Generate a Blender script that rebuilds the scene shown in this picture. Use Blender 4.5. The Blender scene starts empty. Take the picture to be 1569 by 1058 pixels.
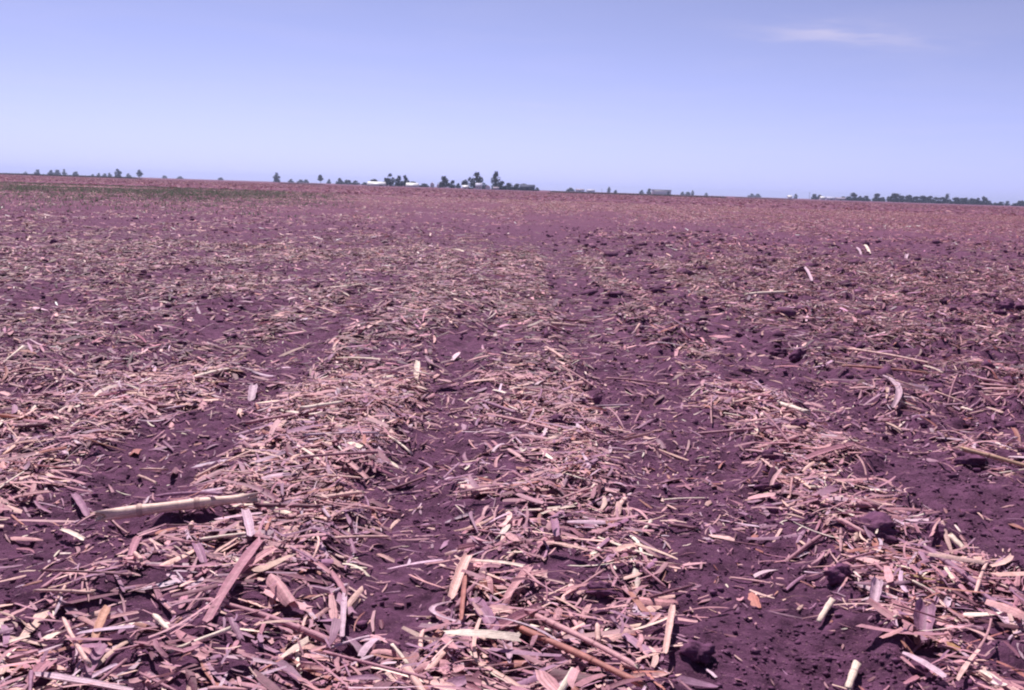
import bpy, math
import numpy as np
from mathutils import Matrix, Vector

rng = np.random.default_rng(20240611)
R = math.radians
scene = bpy.context.scene
col = scene.collection

# ---------------------------------------------------------------- camera
PW, PH, FPX = 1569.0, 1058.0, 1525.0          # photograph size and focal length in its pixels
CAM_H, PITCH, ROLL = 1.0, 8.9, 1.84
cam_data = bpy.data.cameras.new('camera')
cam_data.sensor_width = 36.0
cam_data.lens = 36.0 * FPX / PW
cam_data.clip_start = 0.05
cam_data.clip_end = 60000.0
cam = bpy.data.objects.new('camera', cam_data)
cam_rot = Matrix.Rotation(R(90 - PITCH), 3, 'X') @ Matrix.Rotation(R(ROLL), 3, 'Z')
cam.matrix_world = Matrix.Translation((0, 0, CAM_H)) @ cam_rot.to_4x4()
col.objects.link(cam)
scene.camera = cam

# ---------------------------------------------------------------- light and exposure
SUN_AZ, SUN_EL = -20.0, 57.0                  # degrees from +Y towards +X, and above the horizon
SUN_STRENGTH, SKY_STRENGTH = 5.0, 0.062
to_sun = Vector((math.sin(R(SUN_AZ)) * math.cos(R(SUN_EL)), math.cos(R(SUN_AZ)) * math.cos(R(SUN_EL)), math.sin(R(SUN_EL))))
sun_data = bpy.data.lights.new('sun', 'SUN')
sun_data.energy = SUN_STRENGTH
sun_data.angle = R(0.53)
sun_data.color = (1.0, 0.93, 0.88)
sun = bpy.data.objects.new('sun', sun_data)
sun.rotation_euler = (-to_sun).to_track_quat('-Z', 'Y').to_euler()
sun.location = (-40, 40, 60)
col.objects.link(sun)

vs = scene.view_settings
vs.view_transform = 'Standard'
vs.look = 'None'
vs.exposure = 0.45
vs.gamma = 1.0
vs.use_curve_mapping = False


def px_dir(x, y):
    v = cam_rot @ Vector(((x - PW / 2) / FPX, -(y - PH / 2) / FPX, -1.0))
    return v.normalized()


world = bpy.data.worlds.new('World')
scene.world = world
world.use_nodes = True
wn, wl = world.node_tree.nodes, world.node_tree.links
wn.clear()
w_out = wn.new('ShaderNodeOutputWorld')
w_bg = wn.new('ShaderNodeBackground')
w_bg.inputs['Strength'].default_value = SKY_STRENGTH
sky = wn.new('ShaderNodeTexSky')
sky.sky_type = 'NISHITA'
sky.sun_disc = False
sky.sun_elevation = R(SUN_EL)
sky.sun_rotation = R(SUN_AZ)
sky.air_density = 1.0
sky.dust_density = 0.25
sky.ozone_density = 2.0
film = wn.new('ShaderNodeMix')
film.data_type = 'RGBA'
film.blend_type = 'MULTIPLY'
film.inputs['Factor'].default_value = 1.0
film.inputs['B'].default_value = (1.12, 0.92, 1.12, 1)
wl.new(sky.outputs['Color'], film.inputs['A'])
# slide film turns the whole sky lavender: keep the sky's own brightness, shift its hue
lum = wn.new('ShaderNodeRGBToBW')
wl.new(sky.outputs['Color'], lum.inputs[0])
lav = wn.new('ShaderNodeMix')
lav.data_type = 'RGBA'
lav.blend_type = 'MULTIPLY'
lav.inputs['Factor'].default_value = 1.0
lav.inputs['B'].default_value = (0.86, 0.97, 1.92, 1)
deep = wn.new('ShaderNodeMath')                          # the film's contrast: deeper overhead, pale low down
deep.operation = 'POWER'
deep.inputs[1].default_value = 1.25
wl.new(lum.outputs[0], deep.inputs[0])
deep2 = wn.new('ShaderNodeMath')
deep2.operation = 'MULTIPLY'
deep2.inputs[1].default_value = 6.6 ** -0.25
wl.new(deep.outputs[0], deep2.inputs[0])
wl.new(deep2.outputs[0], lav.inputs['A'])
hue = wn.new('ShaderNodeMix')
hue.data_type = 'RGBA'
hue.inputs['Factor'].default_value = 0.80
wl.new(film.outputs['Result'], hue.inputs['A'])
wl.new(lav.outputs['Result'], hue.inputs['B'])


def wmath(op, a, b=None):
    n = wn.new('ShaderNodeMath')
    n.operation = op
    for k, v in enumerate((a, b)):
        if v is None:
            continue
        if isinstance(v, (int, float)):
            n.inputs[k].default_value = v
        else:
            wl.new(v, n.inputs[k])
    return n.outputs[0]


# thin cirrus: a layer seen as direction / height, one long wisp and very faint veils all over
tc = wn.new('ShaderNodeTexCoord')
sep = wn.new('ShaderNodeSeparateXYZ')
wl.new(tc.outputs['Generated'], sep.inputs[0])
zc = wmath('MAXIMUM', sep.outputs['Z'], 0.02)
lx, ly = wmath('DIVIDE', sep.outputs['X'], zc), wmath('DIVIDE', sep.outputs['Y'], zc)
comb = wn.new('ShaderNodeCombineXYZ')
wl.new(lx, comb.inputs[0])
wl.new(ly, comb.inputs[1])
cn = wn.new('ShaderNodeTexNoise')
cn.inputs['Scale'].default_value = 3.2
cn.inputs['Detail'].default_value = 6
wl.new(comb.outputs[0], cn.inputs['Vector'])
warp = wmath('MULTIPLY', wmath('SUBTRACT', cn.outputs['Fac'], 0.5), 0.95)


def wisp(pa, pb, half_w, gain):
    a, b = px_dir(*pa), px_dir(*pb)
    ax, ay, bx_, by_ = a.x / a.z, a.y / a.z, b.x / b.z, b.y / b.z
    cx, cy = (ax + bx_) / 2, (ay + by_) / 2
    L = math.hypot(bx_ - ax, by_ - ay)
    ux, uy = (bx_ - ax) / L, (by_ - ay) / L
    dx, dy = wmath('SUBTRACT', lx, cx), wmath('SUBTRACT', ly, cy)
    u = wmath('ADD', wmath('MULTIPLY', dx, ux), wmath('MULTIPLY', dy, uy))
    v = wmath('SUBTRACT', wmath('MULTIPLY', dy, ux), wmath('MULTIPLY', dx, uy))
    v = wmath('ADD', v, warp)
    uu = wmath('POWER', wmath('ABSOLUTE', wmath('DIVIDE', u, L / 2)), 2.0)
    vv = wmath('POWER', wmath('ABSOLUTE', wmath('DIVIDE', v, half_w)), 2.0)
    g = wmath('EXPONENT', wmath('MULTIPLY', wmath('ADD', uu, vv), -1.0))
    g = wmath('MULTIPLY', g, wmath('ADD', cn.outputs['Fac'], 0.3))
    return wmath('MULTIPLY', g, gain)


veil_n = wn.new('ShaderNodeTexNoise')
veil_n.inputs['Scale'].default_value = 0.55
veil_n.inputs['Detail'].default_value = 7
veil_n.inputs['Distortion'].default_value = 0.6
wl.new(comb.outputs[0], veil_n.inputs['Vector'])
veil = wmath('MULTIPLY', wmath('MAXIMUM', wmath('SUBTRACT', veil_n.outputs['Fac'], 0.47), 0.0), 0.28)
cloud = wmath('ADD', wisp((1160, 42), (1420, 74), 0.22, 0.32), wisp((1215, 44), (1300, 58), 0.34, 0.26))
cloud = wmath('ADD', cloud, wisp((790, 158), (860, 166), 0.25, 0.14))
cloud = wmath('MINIMUM', wmath('ADD', cloud, veil), 0.8)
cmix = wn.new('ShaderNodeMix')
cmix.data_type = 'RGBA'
cmix.inputs['B'].default_value = (9.4, 8.4, 10.6, 1)
wl.new(cloud, cmix.inputs['Factor'])
wl.new(hue.outputs['Result'], cmix.inputs['A'])
wl.new(cmix.outputs['Result'], w_bg.inputs['Color'])
wl.new(w_bg.outputs[0], w_out.inputs['Surface'])


# ---------------------------------------------------------------- helpers
def mesh_np(name, v, faces_list, mat, colors=None, smooth=False, parent=None, loc=None, alpha=None):
    """v (N,3); faces_list: list of (M,k) index arrays with k = 3 or 4."""
    me = bpy.data.meshes.new(name)
    v = np.ascontiguousarray(v, np.float32)
    me.vertices.add(len(v))
    me.vertices.foreach_set('co', v.ravel())
    idx = np.concatenate([f.astype(np.int32).ravel() for f in faces_list])
    cnt = np.concatenate([np.full(len(f), f.shape[1], np.int32) for f in faces_list])
    start = np.concatenate([[0], np.cumsum(cnt)[:-1]]).astype(np.int32)
    me.loops.add(len(idx))
    me.loops.foreach_set('vertex_index', idx)
    me.polygons.add(len(cnt))
    me.polygons.foreach_set('loop_start', start)
    me.polygons.foreach_set('loop_total', cnt)
    if smooth:
        me.polygons.foreach_set('use_smooth', np.ones(len(cnt), bool))
    me.update(calc_edges=True)
    if colors is not None:
        at = me.color_attributes.new('tint', 'FLOAT_COLOR', 'POINT')
        c4 = np.ones((len(v), 4), np.float32)
        c4[:, :3] = colors
        if alpha is not None:
            c4[:, 3] = alpha
        at.data.foreach_set('color', c4.ravel())
    me.materials.append(mat)
    o = bpy.data.objects.new(name, me)
    if loc is not None:
        o.location = loc
    col.objects.link(o)
    if parent is not None:
        o.parent = parent
    return o


def tag(o, label=None, cat=None, group=None, kind=None):
    if label:
        o['label'] = label
    if cat:
        o['category'] = cat
    if group:
        o['group'] = group
    if kind:
        o['kind'] = kind
    return o


def hash2(ix, iy, seed):
    with np.errstate(over='ignore'):
        h = (ix.astype(np.int64) * 374761393 + iy.astype(np.int64) * 668265263 + seed * 974711) & 0xFFFFFFFF
        h = ((h ^ (h >> 13)) * 1274126177) & 0xFFFFFFFF
        h = (h ^ (h >> 16)) & 0xFFFFFFFF
    return h / 4294967295.0


def vn(x, y, seed=0):
    """value noise in -1..1"""
    x, y = np.asarray(x, float), np.asarray(y, float)
    ix, iy = np.floor(x), np.floor(y)
    fx, fy = x - ix, y - iy
    fx, fy = fx * fx * (3 - 2 * fx), fy * fy * (3 - 2 * fy)
    a, b = hash2(ix, iy, seed), hash2(ix + 1, iy, seed)
    c, d = hash2(ix, iy + 1, seed), hash2(ix + 1, iy + 1, seed)
    return ((a * (1 - fx) + b * fx) * (1 - fy) + (c * (1 - fx) + d * fx) * fy) * 2 - 1


def sstep(a, b, x):
    t = np.clip((x - a) / (b - a), 0, 1)
    return t * t * (3 - 2 * t)


def bare(x, y):
    """1 on the bare strips along the crop rows, 0 on the residue bands"""
    x, y = np.asarray(x, float), np.asarray(y, float)
    xs = x + 0.035 * vn(x * 0.4 + 3.3, y * 0.8, 5) + 0.05 * vn(x * 3, y * 3.1, 6) + 0.035 * vn(x * 8, y * 7.1, 7)
    k = np.round((xs - 0.635) / 0.965)
    dx = np.abs(xs - (0.635 + 0.965 * k))
    w = 0.15 + 0.045 * vn(k * 7.7 + 0.5, y * 0.9, 9)
    w = w + np.where(k == 1, 0.085, 0.0) + np.where(k == 0, 0.105, 0.0) + np.where(k == -1, -0.015, 0) + np.where(k == -2, 0.05, 0)
    s = np.where(k == -1, 1.0, np.where(k == 1, 1.0, np.where(k == 0, 0.97, np.where(k == -2, 1.0, 0.55))))
    s = s * np.clip(1.18 + 0.3 * vn(k * 3.1 + 11.5, y * 0.55, 12), 0, 1)
    s = s * np.where(k == -1, 0.35 + 0.65 * sstep(9.5, 5.0, y), np.where(k == -2, 0.5 + 0.5 * sstep(14, 6, y), np.where((k == 0) | (k == 1), 0.62 + 0.38 * sstep(40, 16, y), 0.5 + 0.5 * sstep(26, 10, y))))
    b = s * sstep(w + 0.125, w - 0.07, dx)
    cover = sstep(2.18, 1.98, y + 0.12 * vn(x * 3, y * 3, 15)) * sstep(0.45, 0.2, x) * 0.8
    b = b * (1 - cover)
    patch = sstep(0.15, 0.7, vn(x * 0.9 + 9.1, y * 0.5, 31) + 0.4 * vn(x * 3.1, y * 1.9, 32)) * (0.45 + 0.3 * sstep(9, 5, y))
    patch = patch + sstep(-1.55, -1.95, x) * (0.46 + 0.30 * vn(x * 2.2, y * 1.1, 34))
    patch = patch + sstep(1.9, 2.4, x) * sstep(0.0, 0.6, vn(x * 1.3, y * 0.9, 33)) * 0.35
    return np.clip(np.maximum(b, patch * (np.clip((np.abs(x + 0.1) - 0.9) * 3, 0.22, 1))), 0, 1)


def edge_mask(x, y):
    b = bare(x, y)
    return 4 * b * (1 - b)


def zg(x, y):
    x, y = np.asarray(x, float), np.asarray(y, float)
    b = bare(x, y)
    r = np.hypot(x, y)
    far = 1 - sstep(120, 400, r)
    near = np.clip(7.0 / np.maximum(r, 7.0), 0.6, 1)
    z = -0.028 * b
    z = z + 0.030 * vn(x * 1.1, y * 0.9, 41) + 0.018 * vn(x * 3.2, y * 3.0, 42)
    z = z + near * (0.014 * vn(x * 9, y * 9, 43) + 0.0085 * vn(x * 21, y * 21, 44) + 0.0062 * vn(x * 47, y * 47, 46))
    em = 4 * b * (1 - b)
    lump = np.maximum(0, vn(x * 11 + 5, y * 11, 45) - 0.1) + 0.8 * np.maximum(0, vn(x * 6.3 + 2, y * 6.3, 48) - 0.35)
    side = 1.2 + 1.3 * sstep(0.6, 1.2, x)
    z = z + side * (0.25 + em) * 0.022 * lump
    z = z + sstep(-2, -4.2, x) * 0.03 * np.maximum(0, vn(x * 5, y * 5, 47)) * near
    return z * far


def px_ground(x, y):
    """photograph pixel -> point on the field"""
    d = px_dir(x, y)
    t = CAM_H / -d.z
    for _ in range(4):
        p = Vector((0, 0, CAM_H)) + d * t
        t = (CAM_H - float(zg(p.x, p.y))) / -d.z
    return Vector((0, 0, CAM_H)) + d * t


def px_far(x, D):
    """point on level ground at depth D under photograph column x at the horizon"""
    yh = 289.9 + (x - 784) * math.tan(R(ROLL))
    d = px_dir(x, yh)
    return Vector((d.x / d.y * D, D, 0.0))


# ---------------------------------------------------------------- materials
def new_mat(name):
    m = bpy.data.materials.new(name)
    m.use_nodes = True
    nt = m.node_tree
    nt.nodes.clear()
    out = nt.nodes.new('ShaderNodeOutputMaterial')
    return m, nt, out


def residue_material():
    m, nt, out = new_mat('dry_corn_residue')
    N, L = nt.nodes, nt.links
    at = N.new('ShaderNodeAttribute')
    at.attribute_name = 'tint'
    tcn = N.new('ShaderNodeNewGeometry')
    n1 = N.new('ShaderNodeTexNoise')
    n1.inputs['Scale'].default_value = 55
    n1.inputs['Detail'].default_value = 4
    n1.inputs['Roughness'].default_value = 0.65
    L.new(tcn.outputs['Position'], n1.inputs['Vector'])
    mr = N.new('ShaderNodeMapRange')
    mr.inputs['From Min'].default_value = 0.3
    mr.inputs['From Max'].default_value = 0.7
    mr.inputs['To Min'].default_value = 0.72
    mr.inputs['To Max'].default_value = 1.18
    L.new(n1.outputs['Fac'], mr.inputs['Value'])
    fib = N.new('ShaderNodeTexNoise')                        # veins running along each piece
    fib.noise_dimensions = '1D'
    fib.inputs['Scale'].default_value = 9
    fib.inputs['Detail'].default_value = 3
    fib.inputs['Roughness'].default_value = 0.7
    L.new(at.outputs['Alpha'], fib.inputs['W'])
    fr = N.new('ShaderNodeMapRange')
    fr.inputs['From Min'].default_value = 0.32
    fr.inputs['From Max'].default_value = 0.68
    fr.inputs['To Min'].default_value = 0.66
    fr.inputs['To Max'].default_value = 1.28
    L.new(fib.outputs['Fac'], fr.inputs['Value'])
    fm = N.new('ShaderNodeMath')
    fm.operation = 'MULTIPLY'
    L.new(mr.outputs['Result'], fm.inputs[0])
    L.new(fr.outputs['Result'], fm.inputs[1])
    mul = N.new('ShaderNodeMix')
    mul.data_type = 'RGBA'
    mul.blend_type = 'MULTIPLY'
    mul.inputs['Factor'].default_value = 1
    L.new(at.outputs['Color'], mul.inputs['A'])
    L.new(fm.outputs[0], mul.inputs['B'])
    p = N.new('ShaderNodeBsdfPrincipled')
    p.inputs['Roughness'].default_value = 0.62
    p.inputs['Specular IOR Level'].default_value = 0.3
    tr = N.new('ShaderNodeBsdfTranslucent')
    bp = N.new('ShaderNodeBump')
    bp.inputs['Strength'].default_value = 0.35
    bp.inputs['Distance'].default_value = 0.003
    n2 = N.new('ShaderNodeTexNoise')
    n2.inputs['Scale'].default_value = 190
    n2.inputs['Detail'].default_value = 2
    L.new(tcn.outputs['Position'], n2.inputs['Vector'])
    L.new(n2.outputs['Fac'], bp.inputs['Height'])
    L.new(bp.outputs['Normal'], p.inputs['Normal'])
    L.new(mul.outputs['Result'], p.inputs['Base Color'])
    L.new(mul.outputs['Result'], tr.inputs['Color'])
    mx = N.new('ShaderNodeMixShader')
    mx.inputs[0].default_value = 0.12
    L.new(p.outputs[0], mx.inputs[1])
    L.new(tr.outputs[0], mx.inputs[2])
    L.new(mx.outputs[0], out.inputs['Surface'])
    return m


SOIL_A, SOIL_B = (0.052, 0.018, 0.045), (0.188, 0.074, 0.152)


def soil_material(name, far_cover):
    """purple-brown tilled soil; with far_cover the material carries the straw past the built pieces"""
    m, nt, out = new_mat(name)
    N, L = nt.nodes, nt.links
    g = N.new('ShaderNodeNewGeometry')

    def noise(scale, detail=4, rough=0.6, vec=None):
        n = N.new('ShaderNodeTexNoise')
        n.inputs['Scale'].default_value = scale
        n.inputs['Detail'].default_value = detail
        n.inputs['Roughness'].default_value = rough
        L.new(vec or g.outputs['Position'], n.inputs['Vector'])
        return n.outputs['Fac']

    def ramp(fac, a, b, ca, cb):
        r = N.new('ShaderNodeValToRGB')
        r.color_ramp.elements[0].position = a
        r.color_ramp.elements[1].position = b
        r.color_ramp.elements[0].color = (*ca, 1)
        r.color_ramp.elements[1].color = (*cb, 1)
        L.new(fac, r.inputs['Fac'])
        return r.outputs['Color']

    def mixc(fac, a, b):
        x = N.new('ShaderNodeMix')
        x.data_type = 'RGBA'
        for key, v in (('Factor', fac), ('A', a), ('B', b)):
            if isinstance(v, tuple):
                x.inputs[key].default_value = (*v, 1)
            else:
                L.new(v, x.inputs[key])
        return x.outputs['Result']

    base = ramp(noise(13, 10, 0.8), 0.36, 0.62, SOIL_A, SOIL_B)
    fleck = N.new('ShaderNodeValToRGB')                      # chaff dust in the soil
    fleck.color_ramp.elements[0].position = 0.64
    fleck.color_ramp.elements[1].position = 0.72
    L.new(noise(120, 2, 0.5), fleck.inputs['Fac'])
    base = mixc(fleck.outputs['Color'], base, (0.26, 0.135, 0.175))
    if far_cover:
        ln = N.new('ShaderNodeVectorMath')
        ln.operation = 'LENGTH'
        L.new(g.outputs['Position'], ln.inputs[0])
        mr = N.new('ShaderNodeMapRange')
        mr.inputs['From Min'].default_value = 16
        mr.inputs['From Max'].default_value = 60
        L.new(ln.outputs['Value'], mr.inputs['Value'])
        st = ramp(noise(5.0, 6, 0.75), 0.40, 0.62, (0.11, 0.040, 0.082), (0.22, 0.096, 0.150))
        mp = N.new('ShaderNodeMapping')
        mp.inputs['Scale'].default_value = (0.006, 0.05, 1)
        L.new(g.outputs['Position'], mp.inputs['Vector'])
        big = ramp(noise(1.0, 5, 0.6, mp.outputs['Vector']), 0.35, 0.65, (0.8, 0.72, 0.76), (1.15, 1.1, 1.08))
        mm = N.new('ShaderNodeMix')
        mm.data_type = 'RGBA'
        mm.blend_type = 'MULTIPLY'
        mm.inputs['Factor'].default_value = 1
        L.new(st, mm.inputs['A'])
        L.new(big, mm.inputs['B'])
        base = mixc(mr.outputs['Result'], base, mm.outputs['Result'])
    p = N.new('ShaderNodeBsdfPrincipled')
    p.inputs['Roughness'].default_value = 0.95
    p.inputs['Specular IOR Level'].default_value = 0.12
    L.new(base, p.inputs['Base Color'])
    b1 = N.new('ShaderNodeBump')
    b1.inputs['Strength'].default_value = 0.9
    b1.inputs['Distance'].default_value = 0.022 if far_cover else 0.003
    L.new(noise(38, 8, 0.75), b1.inputs['Height'])
    L.new(b1.outputs['Normal'], p.inputs['Normal'])
    L.new(p.outputs[0], out.inputs['Surface'])
    return m


def plain_mat(name, color, rough=0.8, var=0.15, scale=3.0, spec=0.2, metallic=0.0, attr=False, transl=0.0):
    m, nt, out = new_mat(name)
    N, L = nt.nodes, nt.links
    g = N.new('ShaderNodeNewGeometry')
    n = N.new('ShaderNodeTexNoise')
    n.inputs['Scale'].default_value = scale
    n.inputs['Detail'].default_value = 5
    L.new(g.outputs['Position'], n.inputs['Vector'])
    mr = N.new('ShaderNodeMapRange')
    mr.inputs['To Min'].default_value = 1 - var
    mr.inputs['To Max'].default_value = 1 + var
    L.new(n.outputs['Fac'], mr.inputs['Value'])
    mul = N.new('ShaderNodeMix')
    mul.data_type = 'RGBA'
    mul.blend_type = 'MULTIPLY'
    mul.inputs['Factor'].default_value = 1
    if attr:
        at = N.new('ShaderNodeAttribute')
        at.attribute_name = 'tint'
        L.new(at.outputs['Color'], mul.inputs['A'])
    else:
        mul.inputs['A'].default_value = (*color, 1)
    L.new(mr.outputs['Result'], mul.inputs['B'])
    p = N.new('ShaderNodeBsdfPrincipled')
    p.inputs['Roughness'].default_value = rough
    p.inputs['Specular IOR Level'].default_value = spec
    p.inputs['Metallic'].default_value = metallic
    L.new(mul.outputs['Result'], p.inputs['Base Color'])
    if transl:
        tr = N.new('ShaderNodeBsdfTranslucent')
        L.new(mul.outputs['Result'], tr.inputs['Color'])
        mx = N.new('ShaderNodeMixShader')
        mx.inputs[0].default_value = transl
        L.new(p.outputs[0], mx.inputs[1])
        L.new(tr.outputs[0], mx.inputs[2])
        L.new(mx.outputs[0], out.inputs['Surface'])
    else:
        L.new(p.outputs[0], out.inputs['Surface'])
    return m


M_RES = residue_material()
M_SOIL = soil_material('tilled_field_soil', True)
M_CLOD = soil_material('clod_soil', False)
M_LEAF = plain_mat('tree_foliage', (0, 0, 0), 0.7, 0.3, 0.8, attr=True, transl=0.2)
M_WEED = plain_mat('green_weed', (0, 0, 0), 0.7, 0.2, 2.0, attr=True, transl=0.2)
M_BARK = plain_mat('tree_bark', (0.07, 0.05, 0.055), 0.9, 0.3, 4)
M_WHITE = plain_mat('white_painted_metal', (0.82, 0.80, 0.80), 0.5, 0.05, 0.6)
M_PALE = plain_mat('pale_grey_siding', (0.50, 0.48, 0.62), 0.7, 0.1, 0.6)
M_MAUVE = plain_mat('weathered_mauve_siding', (0.36, 0.28, 0.36), 0.8, 0.12, 0.6)
M_ROOFD = plain_mat('dark_roofing', (0.10, 0.09, 0.13), 0.8, 0.15, 0.6)
M_ROOFG = plain_mat('grey_roofing', (0.24, 0.23, 0.29), 0.7, 0.15, 0.6)
M_NAVY = plain_mat('dark_blue_barn_siding', (0.020, 0.023, 0.065), 0.7, 0.12, 0.6)
M_SLATE = plain_mat('slate_blue_roofing', (0.05, 0.055, 0.11), 0.8, 0.12, 0.6)
M_DOOR = plain_mat('dark_door_opening', (0.05, 0.045, 0.055), 0.7, 0.1, 0.6)
M_GLASS = plain_mat('window_glass', (0.04, 0.045, 0.06), 0.15, 0.05, 0.5, spec=0.6)
M_POLE = plain_mat('weathered_pole_wood', (0.12, 0.095, 0.09), 0.9, 0.2, 3)

# ---------------------------------------------------------------- ground
ys = [-60.0, -20.0, -6.0, -1.5, 0.3, 0.8]
y = 1.2
while y < 5000:
    ys.append(y)
    y *= 1.0062 if y < 14 else (1.0095 if y < 60 else 1.045)
ys = np.array(ys + [5000.0])
NU = 370
u = np.linspace(-1, 1, NU)
hw = 1.1 + 0.62 * np.maximum(ys, 1.0)
X = u[None, :] * hw[:, None]
side = np.array([1.15, 1.5, 2.2, 4.0])
wide = np.maximum(5200.0 * np.clip(ys / 600, 0, 1), 60)
XR = np.concatenate([hw[:, None] * side[None, :], (hw[:, None] * 4 + wide[:, None])], 1)
X = np.concatenate([-XR[:, ::-1], X, XR], 1)
Y = np.repeat(ys[:, None], X.shape[1], 1)
Z = zg(X, Y)
nr, nc = X.shape
ii = np.arange(nr * nc).reshape(nr, nc)
quads = np.stack([ii[:-1, :-1], ii[:-1, 1:], ii[1:, 1:], ii[1:, :-1]], -1).reshape(-1, 4)
ground = mesh_np('ground', np.stack([X, Y, Z], -1).reshape(-1, 3), [quads], M_SOIL, smooth=True)
tag(ground, 'flat purple brown tilled field soil reaching the horizon', 'field', kind='structure')

# ---------------------------------------------------------------- residue pieces
PAL = np.array([[0.43, 0.192, 0.255],    # pinkish tan
                [0.59, 0.300, 0.340],    # light tan
                [0.74, 0.455, 0.425],    # straw
                [0.35, 0.170, 0.272],    # mauve grey
                [0.20, 0.070, 0.110],    # brown
                [0.44, 0.170, 0.155],    # rusty
                [0.86, 0.69, 0.61],      # cream
                [0.59, 0.395, 0.500]])   # pale weathered grey
PAL_P = np.array([0.25, 0.20, 0.11, 0.19, 0.13, 0.04, 0.025, 0.055])
PAL_NAME = ['pinkish tan', 'light tan', 'straw coloured', 'mauve grey', 'dark brown', 'rusty brown', 'cream', 'pale grey']


def pick_cols(n):
    k = rng.choice(len(PAL), n, p=PAL_P)
    c = PAL[k] * rng.uniform(0.78, 1.18, (n, 1)) * rng.uniform(0.95, 1.05, (n, 3))
    return k, c


def weed_density(x, y):
    x, y = np.asarray(x, float), np.asarray(y, float)
    d = sstep(-0.1, 0.5, vn(x * 0.05, y * 0.11, 81) + 0.6 * vn(x * 0.22, y * 0.4, 82) + 0.3)
    return d * sstep(-0.14, -0.28, x / np.maximum(y, 1)) * (0.4 + 0.6 * sstep(40, 58, y)) * sstep(22, 34, y) * sstep(125, 85, y)


STALK_A, STALK_B = px_ground(165, 826), px_ground(395, 798)


def off_stalk(x, y):
    """bare ground in the lee of the long stalk"""
    ax, ay, bx_, by_ = STALK_A.x, STALK_A.y, STALK_B.x, STALK_B.y
    t = np.clip(((x - ax) * (bx_ - ax) + (y - ay) * (by_ - ay)) / ((bx_ - ax) ** 2 + (by_ - ay) ** 2), 0, 1)
    return np.hypot(x - ax - t * (bx_ - ax), y - ay - t * (by_ - ay)) > 0.055


def scatter(n, y0, y1, margin=0.8, density_pow=1.0, base=0.045):
    """n candidate points in the viewed wedge, thinned out on the bare strips"""
    out_x, out_y = [], []
    got = 0
    while got < n:
        m = int(n * 1.6) + 100
        yy = np.sqrt(rng.uniform(y0 * y0, y1 * y1, m)) if y0 > 3 else rng.uniform(y0, y1, m)
        h = margin + 0.58 * yy
        if y0 <= 3:
            keep = rng.uniform(0, 1, m) < h / (margin + 0.58 * y1)
            yy, h = yy[keep], h[keep]
        xx = rng.uniform(-1, 1, len(yy)) * h
        b = bare(xx, yy)
        cl = np.clip(0.66 + 0.55 * vn(xx * 1.9, yy * 1.5, 61) + 0.35 * vn(xx * 5.1, yy * 4.3, 62), 0.06, 1)
        p = (base + (1 - base) * (1 - b) ** 1.5) * cl
        p = p * (1 - 0.45 * sstep(2.9, 2.3, yy) * sstep(-0.3, -0.6, xx))
        p = p * (1 - 0.38 * sstep(2.75, 2.15, yy))
        if y1 > 24:
            p = p * np.clip(0.62 + 0.75 * vn(xx * 0.45, yy * 0.13, 63) + 0.45 * vn(xx * 1.3, yy * 0.4, 64), 0.05, 1.0)
            p = p * (1 - 0.8 * weed_density(xx, yy))
        keep = (rng.uniform(0, 1, len(yy)) < p) & off_stalk(xx, yy)
        out_x.append(xx[keep])
        out_y.append(yy[keep])
        got += int(keep.sum())
    return np.concatenate(out_x)[:n], np.concatenate(out_y)[:n]


def leaf_params(x, y, Lm=0.085, Wm=0.015, lift=0.014, rough=1.0):
    n = len(x)
    d = {}
    d['x'], d['y'] = x, y
    L = np.clip(rng.lognormal(math.log(Lm), 0.48, n), 0.015, 0.26)
    W = np.clip(rng.lognormal(math.log(Wm), 0.42, n), 0.004, 0.042)
    d['L'], d['W'] = L, np.minimum(W, L * 0.42)
    d['yaw'] = rng.uniform(0, 2 * math.pi, n)
    k, c = pick_cols(n)
    d['k'], d['c'] = k, c
    b = bare(x, y)
    lay = rng.exponential(lift, n) * (0.25 + 0.75 * (1 - b)) * np.where(rng.uniform(0, 1, n) < 0.17, 3.2, 1.0)
    ex, ey = np.cos(d['yaw']) * L / 2, np.sin(d['yaw']) * L / 2
    dz = rough * (rng.normal(0, 0.055, n) * L + rng.exponential(0.03, n) * L * rng.choice([-1, 1], n))
    z1, z2, zm = zg(x - ex, y - ey), zg(x + ex, y + ey), zg(x, y)
    d['z'] = np.maximum((z1 + z2) / 2, zm - 0.004) + lay + np.abs(dz) * 0.35 + 0.002
    d['pitch'] = np.arctan2(z2 - z1 + dz, L)
    d['roll'] = rng.normal(0, 0.20, n) * rough
    d['curl'] = rng.normal(0, 0.50, n)
    d['arch'] = rng.normal(0.02, 0.06, n)
    d['sweep'] = rng.normal(0, 0.08, n)
    d['twist'] = rng.normal(0, 0.38, n)
    d['taper'] = rng.uniform(0, 1, n)
    d['rag'] = rng.uniform(0, 1, n)
    return d


def sub(d, m):
    return {k: v[m] for k, v in d.items()}


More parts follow.
